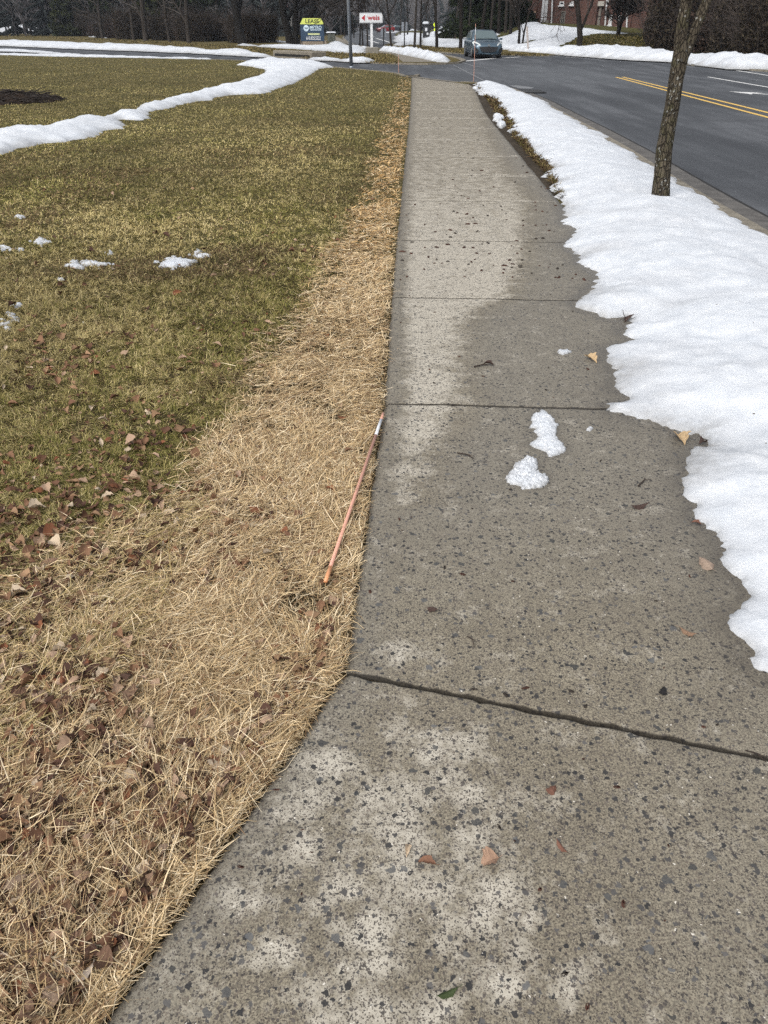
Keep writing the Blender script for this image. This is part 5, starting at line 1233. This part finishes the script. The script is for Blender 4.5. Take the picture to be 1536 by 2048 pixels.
# pale concrete apron beside it
sheet("gutter_apron", [tuple(v) for v in ats([(1018, 171.5), (1035, 171), (1068, 175.5), (1062, 178), (1040, 177.5)], ROAD)], ROAD + .006, M_patch, .5)

# dark booth with snow on its roof, and the yellow-green warning sign
xy = at(852, 76.5, 0); k_ = xat(1, xy); t = empty("booth", p3(xy), facing(xy, .25)); tag(t, "small dark booth with snow on its roof beside the road bend", "booth")
w_ = 12 * k_; h_ = 21 * k_
MB().bevbox((0, 0, h_ * .5), (w_, w_ * .9, h_), .05).build("cabin", M_dark, t)
MB().bevbox((0, 0, h_ + .12), (w_ * 1.15, w_ * 1.05, .18), .06).build("roof", M_dark, t)
mb = MB(); mb.bevbox((-.1, 0, h_ + .36), (w_ * .9, w_ * .9, .28), .12); mb.build("snow_cap", M_snowfar, t)
MB().box((-w_ * .12, -w_ * .46, h_ * .70), (w_ * .38, .03, h_ * .26)).build("poster", M_wpaint, t)
MB().box((w_ * .12, -w_ * .46, h_ * .36), (w_ * .3, .03, h_ * .16)).build("notice", M_wpaint, t)
xy = at(869.5, 78, 0); k_ = xat(1, xy); t = empty("warning_sign", p3(xy), facing(xy)); tag(t, "fluorescent yellow-green warning sign behind a street tree", "sign")
MB().tube([(0, 0, -.1), (0, 0, 28 * k_)], .04, 8).build("post", M_galv, t)
M_fl = plain("fluorescent_yellow", (.70, .86, .03), .5, .03)
s_ = 5.2 * k_; mb = MB(); V = [(0, -.06, s_), (s_, -.06, 0), (0, -.06, -s_), (-s_, -.06, 0)]; V = [(x * .8, y, z * 1.0 + 24 * k_) for x, y, z in V]; V += [(x, y + .02, z) for x, y, z in V]; mb.add(V, [(3, 2, 1, 0), (4, 5, 6, 7), (0, 1, 5, 4), (1, 2, 6, 5), (2, 3, 7, 6), (3, 0, 4, 7)]); mb.build("diamond", M_fl, t)
MB().box((0.0, -.05, 15.8 * k_), (4.6 * k_, .02, 4.0 * k_)).build("plaque", M_fl, t)

# pile of dark prunings on the lawn
xy = at(18, 202, 0); t = empty("brush_pile", p3(xy)); tag(t, "dark brown pile of prunings lying on the lawn at the left edge", "brush pile")
gp = np.random.default_rng(4); br = []
for i in range(620):
    r_ = gp.random() ** .6; a = gp.uniform(0, 6.28); x = 1.15 * r_ * math.cos(a); y = 1.0 * r_ * math.sin(a); z = .20 * (1 - r_ ** 2) * gp.random() + .02; b_ = gp.normal(0, .5); L = gp.uniform(.12, .42)
    d = Vector((math.cos(b_), math.sin(b_), gp.normal(-.05, .15))).normalized(); p = Vector((x, y, z)); br.append((3, [p, p + d * L * .5 + Vector((0, 0, .02)), p + d * L], [.012, .011, .005]))
link("twigs", tubes_mesh("twigs", br, plain("dead_prunings", (.022, .015, .011), .9), lambda l: 3), t)
mb = MB(); n = 24; V = [(0, 0, .17)]; 
for rr, z in ((.45, .14), (.85, .07), (1.25, -.03)):
    for i in range(n): a = i * 2 * math.pi / n; V.append((1.05 * rr * math.cos(a) * (1 + .1 * gp.normal()), .95 * rr * math.sin(a) * (1 + .1 * gp.normal()), z + .02 * gp.normal()))
mb.add(V, [(0, 1 + i, 1 + (i + 1) % n) for i in range(n)] + [(1 + r_ * n + i, 1 + (r_ + 1) * n + i, 1 + (r_ + 1) * n + (i + 1) % n, 1 + r_ * n + (i + 1) % n) for r_ in range(2) for i in range(n)])
mb.build("mulch", mat_soil("mulch", (.016, .011, .008), (.030, .020, .014), (.06, .042, .028), 20), t)

# ---- car
M_cblue = NT("car_paint", .28, .5); M_cblue.color((.062, .100, .132)); M_cblue.set("Metallic", .45); M_cblue.set("Coat Weight", .5); M_cblue = M_cblue.m
M_glass = NT("car_glass", .06, .6); M_glass.color((.085, .115, .118)); M_glass = M_glass.m
M_tyre = plain("tyre", (.015, .015, .016), .8); M_rim = plain("alloy_rim", (.30, .31, .32), .35, .1, 5, .7)
M_lens = NT("headlight_lens", .1, .6); M_lens.color((.50, .53, .52)); M_lens = M_lens.m
M_chrome = plain("chrome", (.6, .61, .62), .2, .05, 5, .9); M_black = plain("black_trim", (.012, .012, .013), .45)
def ring(y, hw, zb, zt, crown=.03):
    h = [(0, zb), (hw * .84, zb), (hw * .97, zb + .10), (hw, zb + (zt - zb) * .45), (hw * .985, zb + (zt - zb) * .72), (hw * .93, zt - .03), (hw * .62, zt + crown * .5), (0, zt + crown)]
    return [(x, y, z) for x, z in h] + [(-x, y, z) for x, z in h[-2:0:-1]]
def loft(rings, mb, m=0):
    n = len(rings[0]); V = [v for r in rings for v in r]
    Fc = [(i * n + k, i * n + (k + 1) % n, (i + 1) * n + (k + 1) % n, (i + 1) * n + k) for i in range(len(rings) - 1) for k in range(n)]
    return mb.add(V, Fc + [tuple(range(n - 1, -1, -1)), tuple(range((len(rings) - 1) * n, len(rings) * n))], m)
def make_car(paint, label, group=None):
    t = empty("car", (0, 0, 0)); tag(t, label, "car", group)
    st = [(2.24, .50, .30, .56), (2.22, .64, .24, .66), (2.14, .78, .20, .74), (1.95, .85, .19, .80), (1.6, .875, .18, .87), (1.15, .88, .18, .93), (.95, .88, .18, .96), (0, .88, .18, .97), (-1.0, .88, .18, 1.0), (-1.7, .87, .2, 1.02), (-2.1, .82, .26, 1.0), (-2.22, .70, .34, .92), (-2.25, .55, .42, .84)]
    mb = MB(); loft([ring(*s) for s in st], mb); body = mb.build("body", paint, t, smooth=True)
    # cabin shell
    mb = MB(); cab = [(1.02, .78, .93, .95), (.55, .72, .93, 1.22), (.15, .64, .93, 1.42), (-.3, .62, .93, 1.465), (-.9, .62, .93, 1.45), (-1.4, .61, .93, 1.38), (-1.95, .66, .93, 1.04)]
    R_ = []
    for y, hw, zb, zt in cab:
        hb = .80; h = [(0, zb), (hb, zb), (hb + (hw - hb) * .85, max(zb + .01, zt - .05)), (hw * .86, zt), (0, zt + .015)]
        R_.append([(x, y, z) for x, z in h] + [(-x, y, z) for x, z in h[-2:0:-1]])
    loft(R_, mb); mb.build("roof", paint, t, smooth=True)
    V = [(-.69, 1.00, .985), (.69, 1.00, .985), (.56, .20, 1.405), (-.56, .20, 1.405)]
    ws = MB().add([(x, y + .02, z + .012) for x, y, z in V], [(0, 1, 2, 3)]).build("windscreen", M_glass, t)
    for s in (-1, 1):
        MB().add([(s * .812, .75, .99), (s * .70, .16, 1.365), (s * .70, -.42, 1.385), (s * .812, -.42, .99)], [(0, 1, 2, 3)]).build("side_window", M_glass, t)
        MB().add([(s * .812, -.48, .99), (s * .70, -.48, 1.385), (s * .69, -1.20, 1.33), (s * .80, -1.45, 1.02)], [(0, 1, 2, 3)]).build("side_window", M_glass, t)
        h = MB().add([(s * .47, 2.215, .665), (s * .66, 2.185, .63), (s * .83, 2.02, .66), (s * .895, 1.62, .83), (s * .80, 1.70, .90), (s * .62, 2.06, .815), (s * .50, 2.19, .735)], [(0, 1, 2, 3, 4, 5, 6)]).build("headlight", M_lens, t)
        h.data.materials[0] = M_lens
        MB().add([(s * .60, 2.265, .46), (s * .64, 2.25, .32), (s * .82, 2.15, .33), (s * .86, 2.08, .52), (s * .76, 2.20, .58)], [(0, 1, 2, 3, 4)]).build("fog_vent", M_black, t)
        m_ = MB(); m_.bevbox((s * .965, .72, .99), (.17, .11, .10), .03); m_.box((s * .87, .72, .96), (.08, .06, .04)); m_.build("mirror", paint, t)
        for y in (1.38, -1.32):
            w = MB(); w.tube([(s * .87, y, .32), (s * .66, y, .32)], .322, 22); wo = w.build("wheel", M_tyre, t)
            MB().tube([(s * .876, y, .32), (s * .80, y, .32)], .21, 18).build("rim", M_rim, wo)
            MB().tube([(s * .884, y, .32), (s * .878, y, .32)], [.395, .395], 22).build("arch", M_black, t) if False else None
        d = MB(); d.box((s * .885, .28, .62), (.006, .012, .62)); d.box((s * .885, -.46, .62), (.006, .012, .62)); d.build("door_seam", M_black, t)
    MB().add([(-.56, 2.262, .60), (-.40, 2.29, .36), (.40, 2.29, .36), (.56, 2.262, .60), (.0, 2.285, .62), (.0, 2.30, .32)], [(0, 1, 5, 4), (4, 5, 2, 3)]).build("grille", M_black, t)
    mb = MB(); P_ = [(-.76, 2.13, .30), (-.5, 2.27, .25), (0, 2.33, .225), (.5, 2.27, .25), (.76, 2.13, .30)]; V = [(x, y, z) for x, y, z in P_] + [(x, y + .015, z + .06) for x, y, z in P_]
    mb.add(V, [(i, i + 1, i + 6, i + 5) for i in range(4)]); mb.build("bumper_lip", paint, t)
    mb = MB(); n = 16; mb.add([(.075 * math.cos(a), 2.262, .685 + .055 * math.sin(a)) for a in np.arange(n) * 2 * math.pi / n] + [(.055 * math.cos(a), 2.262, .685 + .036 * math.sin(a)) for a in np.arange(n) * 2 * math.pi / n], [(i, (i + 1) % n, n + (i + 1) % n, n + i) for i in range(n)])
    mb.add([(-.06, 2.264, .70), (-.02, 2.264, .70), (0, 2.264, .675), (.02, 2.264, .70), (.06, 2.264, .70), (0, 2.264, .655)], [(0, 5, 2, 1), (2, 5, 4, 3)]); mb.build("emblem", M_chrome, t)
    MB().box((0, 0, .17), (1.5, 4.0, .08)).build("underbody", M_black, t)
    w = MB(); w.tube([(-.45, 1.03, .995), (.05, .93, 1.045)], .012, 5); w.tube([(.15, 1.03, .995), (.6, .86, 1.07)], .012, 5); w.build("wiper", M_black, ws)
    return t
car = make_car(M_cblue, "blue-grey hatchback waiting at the stop line of the junction, facing the camera")
xy = at(975, 117, ROAD); car.location = p3(xy, ROAD); dpt = xat(1, xy)
car.rotation_euler = (0, 0, math.pi + .055); _off = Matrix.Rotation(math.pi + .055, 3, 'Z') @ Vector((0, 2.05, 0)); car.location -= _off; car.scale = (1.0, 1.0, .96)
for px, py, c, lab in ((771, 64.5, (.20, .012, .012), "tiny red car far along the road bend"), (793, 62.5, (.02, .022, .03), "tiny dark car parked far beyond the bend, left of the other"), (806, 61.8, (.03, .04, .07), "tiny dark blue car parked far beyond the bend, rightmost")):
    c2 = copy_tree(car); m_ = plain("far_car_paint", c, .35); xy = at(px, py, 0); c2.location = p3(xy); c2.rotation_euler = (0, 0, 2.0); c2["label"] = lab; c2["group"] = "cars far along the road"; c2.scale = (1.15,) * 3
    for ch in c2.children:
        if ch.data and ch.name.split(".")[0] in ("body", "roof", "mirror", "bumper_lip"): ch.data = ch.data.copy(); ch.data.materials[0] = m_

# ---- brick building
M_brick = NT("brick_wall", .9, .15)
_t = M_brick.n.new("ShaderNodeTexBrick"); _t.inputs["Scale"].default_value = 1.0; _t.inputs["Brick Width"].default_value = .22; _t.inputs["Row Height"].default_value = .075; _t.inputs["Mortar Size"].default_value = .010
_t.inputs["Color1"].default_value = (.125, .048, .036, 1); _t.inputs["Color2"].default_value = (.085, .036, .029, 1); _t.inputs["Mortar"].default_value = (.17, .14, .12, 1)
_mp = M_brick.mapping((1, 1, 1), (math.pi / 2, 0, 0)); M_brick.l.new(_mp, _t.inputs["Vector"])
M_brick.color(M_brick.mix(M_brick.ramp(M_brick.noise(.6, 5), [(.35, 0), (.7, .6)]), _t.outputs["Color"], (.075, .036, .030))); M_brick = M_brick.m
M_stone = plain("grey_stone", (.19, .175, .155), .9, .35, 2.5); M_pane = NT("window_pane", .08, .6); M_pane.color((.03, .036, .042)); M_pane = M_pane.m
M_roof = plain("dark_shingles", (.045, .042, .042), .9, .3, 3)
fy = 96.0; A_ = on_plane(1020, 50, fy + 2); B_ = on_plane(1345, 50, fy - 7); fd = Vector((B_.x - A_.x, B_.y - A_.y, 0)); FL = fd.length; fd.normalize(); fn_ = Vector((fd.y, -fd.x, 0))
if fn_.y > 0: fn_ = -fn_
rzb = math.atan2(fd.y, fd.x)
bl = empty("brick_building", (A_.x, A_.y, 0), rzb); tag(bl, "brown brick building with white downspouts above the snowy bank", "building")
def fpt(px, py):
    d = ray(px, py); o = Vector((0, 0, CAMZ)); d = Vector(d); tt = (Vector((A_.x, A_.y, 0)) - o).dot(fn_) / d.dot(fn_); q = o + d * tt
    return (Vector((q.x - A_.x, q.y - A_.y, 0)).dot(fd), q.z)
BHt = 7.4
MB().box((FL / 2, 6, BHt / 2 + .2), (FL, 12, BHt)).build("wall", M_brick, bl)
x0, _ = fpt(1020, 50); x1, _ = fpt(1083, 50)
for a, b_, dp in ((1083, 1102, .5), (1150, 1192, .35), (1206, 1262, .22)):
    xa, xb = fpt(a, 50)[0], fpt(b_, 50)[0]; MB().box(((xa + xb) / 2, -dp / 2 + .01, BHt / 2 + .15), (xb - xa, dp, BHt - .1)).build("wall_bay", M_brick, bl)
rf = MB(); rf.add([(-.5, -.7, BHt + .2), (FL + .5, -.7, BHt + .2), (FL + .5, 12.7, BHt + .2), (-.5, 12.7, BHt + .2), (2.5, 6, BHt + 3.2), (FL - 2.5, 6, BHt + 3.2)], [(0, 1, 5, 4), (1, 2, 5), (2, 3, 4, 5), (3, 0, 4), (3, 2, 1, 0)]); rf.build("roof", M_roof, bl)
def win(px0, px1, py0, py1, proud=.02, frame=M_wpaint, lights=1, sill=True, bars=True):
    (xa, zb), (xb, zt) = fpt(px0, py1), fpt(px1, py0); zt = max(zt, zb + .3); y = -proud
    f = MB(); w = .10
    for c, d in (((xa + w / 2, y, (zb + zt) / 2), (w, .08, zt - zb)), ((xb - w / 2, y, (zb + zt) / 2), (w, .08, zt - zb)), (((xa + xb) / 2, y, zt - w / 2), (xb - xa - 2 * w, .08, w)), (((xa + xb) / 2, y, zb + w / 2), (xb - xa - 2 * w, .08, w))): f.box(c, d)
    if bars: f.box(((xa + xb) / 2, y, (zb + zt) / 2), (.06, .07, zt - zb - 2 * w)); f.box(((xa + xb) / 2, y - .002, (zb + zt) / 2), (xb - xa - 2 * w, .06, .06))
    o = f.build("window", frame, bl)
    MB().box(((xa + xb) / 2, y + .03, (zb + zt) / 2), (xb - xa - 2 * w + .01, .02, zt - zb - 2 * w + .01)).build("pane", M_pane, o)
    if sill: MB().box(((xa + xb) / 2, y - .05, zb - .055), (xb - xa + .2, .22, .11)).build("sill", M_wpaint, o)
win(1088, 1094.5, -35, 41, .56); win(1094.6, 1100.5, -35, 41, .56)
MB().box((fpt(1094, 44)[0], -.55, fpt(1094, 46)[1]), (fpt(1101, 44)[0] - fpt(1087, 44)[0], .12, .5)).build("bay_plinth", M_stone, bl)
win(1119, 1129, 3, 11, .05, bars=False); win(1140, 1148, 3, 10, .05, bars=False); win(1120, 1132, 22, 50, .05, M_stone)
win(1218, 1227, 30, 50, .26); win(1236, 1247, 31, 53, .26); win(1218, 1227, -60, 2, .26); win(1236, 1247, -60, 2, .26); win(1160, 1172, -60, -6, .39); win(1178, 1188, -60, -6, .39)
def slab(name, px0, px1, py0, py1, proud, mat, th=.06):
    (xa, zb), (xb, zt) = fpt(px0, py1), fpt(px1, py0); MB().box(((xa + xb) / 2, -proud, (zb + zt) / 2), (abs(xb - xa), th, abs(zt - zb))).build(name, mat, bl)
slab("stone_pilaster", 1193, 1204.5, 13, 64, .06, M_stone, .2); slab("stone_panel", 1196, 1211, 2.5, 12.4, .27, plain("pale_stone", (.40, .38, .34), .9, .3, 2), .12); slab("stone_pilaster", 1193, 1204.5, -70, 2, .06, M_stone, .2)
slab("door", 1062.5, 1071.5, 26, 50, .03, M_dark, .08); slab("door_lintel", 1060, 1073, 22, 25.7, .04, plain("tan_lintel", (.30, .20, .13), .9), .12); slab("corner_pier", 1072.5, 1083, -60, 52, .12, plain("tan_brick", (.17, .078, .045), .9, .2, 4), .26)
for (pa, pb, prd) in (((1111, -40), (1106, 50), .62), ((1219, -40), (1210.5, 62), .34), ((1259, -40), (1254, 66), .34)):
    q0, q1 = fpt(*pa), fpt(*pb); mb = MB(); xm = (q0[0] + q1[0]) / 2
    mb.tube([(q0[0], -prd, q0[1] + 4), (q0[0], -prd, q0[1] - .2), (q1[0] + .02, -prd, q1[1] + .15), (q1[0] + .25, -prd - .25, q1[1] - .05)], .085, 8); mb.build("downspout", M_wpaint, bl)

# pale house behind the trees at left
xy = at(562, 70, 0); hs_ = empty("house", p3(xy), facing(xy, .35)); tag(hs_, "pale house with brick upper wall behind the big trees on the left", "house")
kx = xat(1, xy)
MB().box((0, 4, 2.0), (50 * kx, 8, 4.4)).build("wall", plain("pale_siding", (.40, .39, .37), .8, .15, 2), hs_)
MB().box((4 * kx, -.12, 4.6), (26 * kx, .3, 3.2)).build("brick_gable", M_brick, hs_)
MB().add([(-27 * kx, -.8, 6.2), (27 * kx, -.8, 6.2), (27 * kx, 9, 6.2), (-27 * kx, 9, 6.2), (-20 * kx, 4, 9), (20 * kx, 4, 9)], [(0, 1, 5, 4), (1, 2, 5), (2, 3, 4, 5), (3, 0, 4), (3, 2, 1, 0)]).build("roof", M_roof, hs_)
for x in (-12, -7, -2, 3): MB().tube([(x * kx, -1.0, 0), (x * kx, -1.0, 2.2)], .16, 8).build("porch_column", M_wpaint, hs_)
for x, z in ((-8, 3.2), (10, 3.3), (17, 1.6)):
    o = MB().box((x * kx, -.16 if x < 0 else -.32, z), (5 * kx, .08, 1.1)).build("window", M_wpaint, hs_); MB().box((x * kx, -.21 if x < 0 else -.37, z), (4 * kx, .04, .9)).build("pane", M_pane, o)

# ================================================================== AIR
M_air = bpy.data.materials.new("thin_haze"); M_air.use_nodes = True; _n = M_air.node_tree.nodes; _n.remove(_n["Principled BSDF"])
_vol = _n.new("ShaderNodeVolumePrincipled"); _vol.inputs["Color"].default_value = (.80, .87, .97, 1); _vol.inputs["Density"].default_value = .00028; _vol.inputs["Anisotropy"].default_value = .2
M_air.node_tree.links.new(_vol.outputs[0], _n["Material Output"].inputs["Volume"])
_mb = MB(); _mb.box((0, 300, 22.5), (1500, 1000, 48)); tag(_mb.build("haze", M_air), kind="stuff")
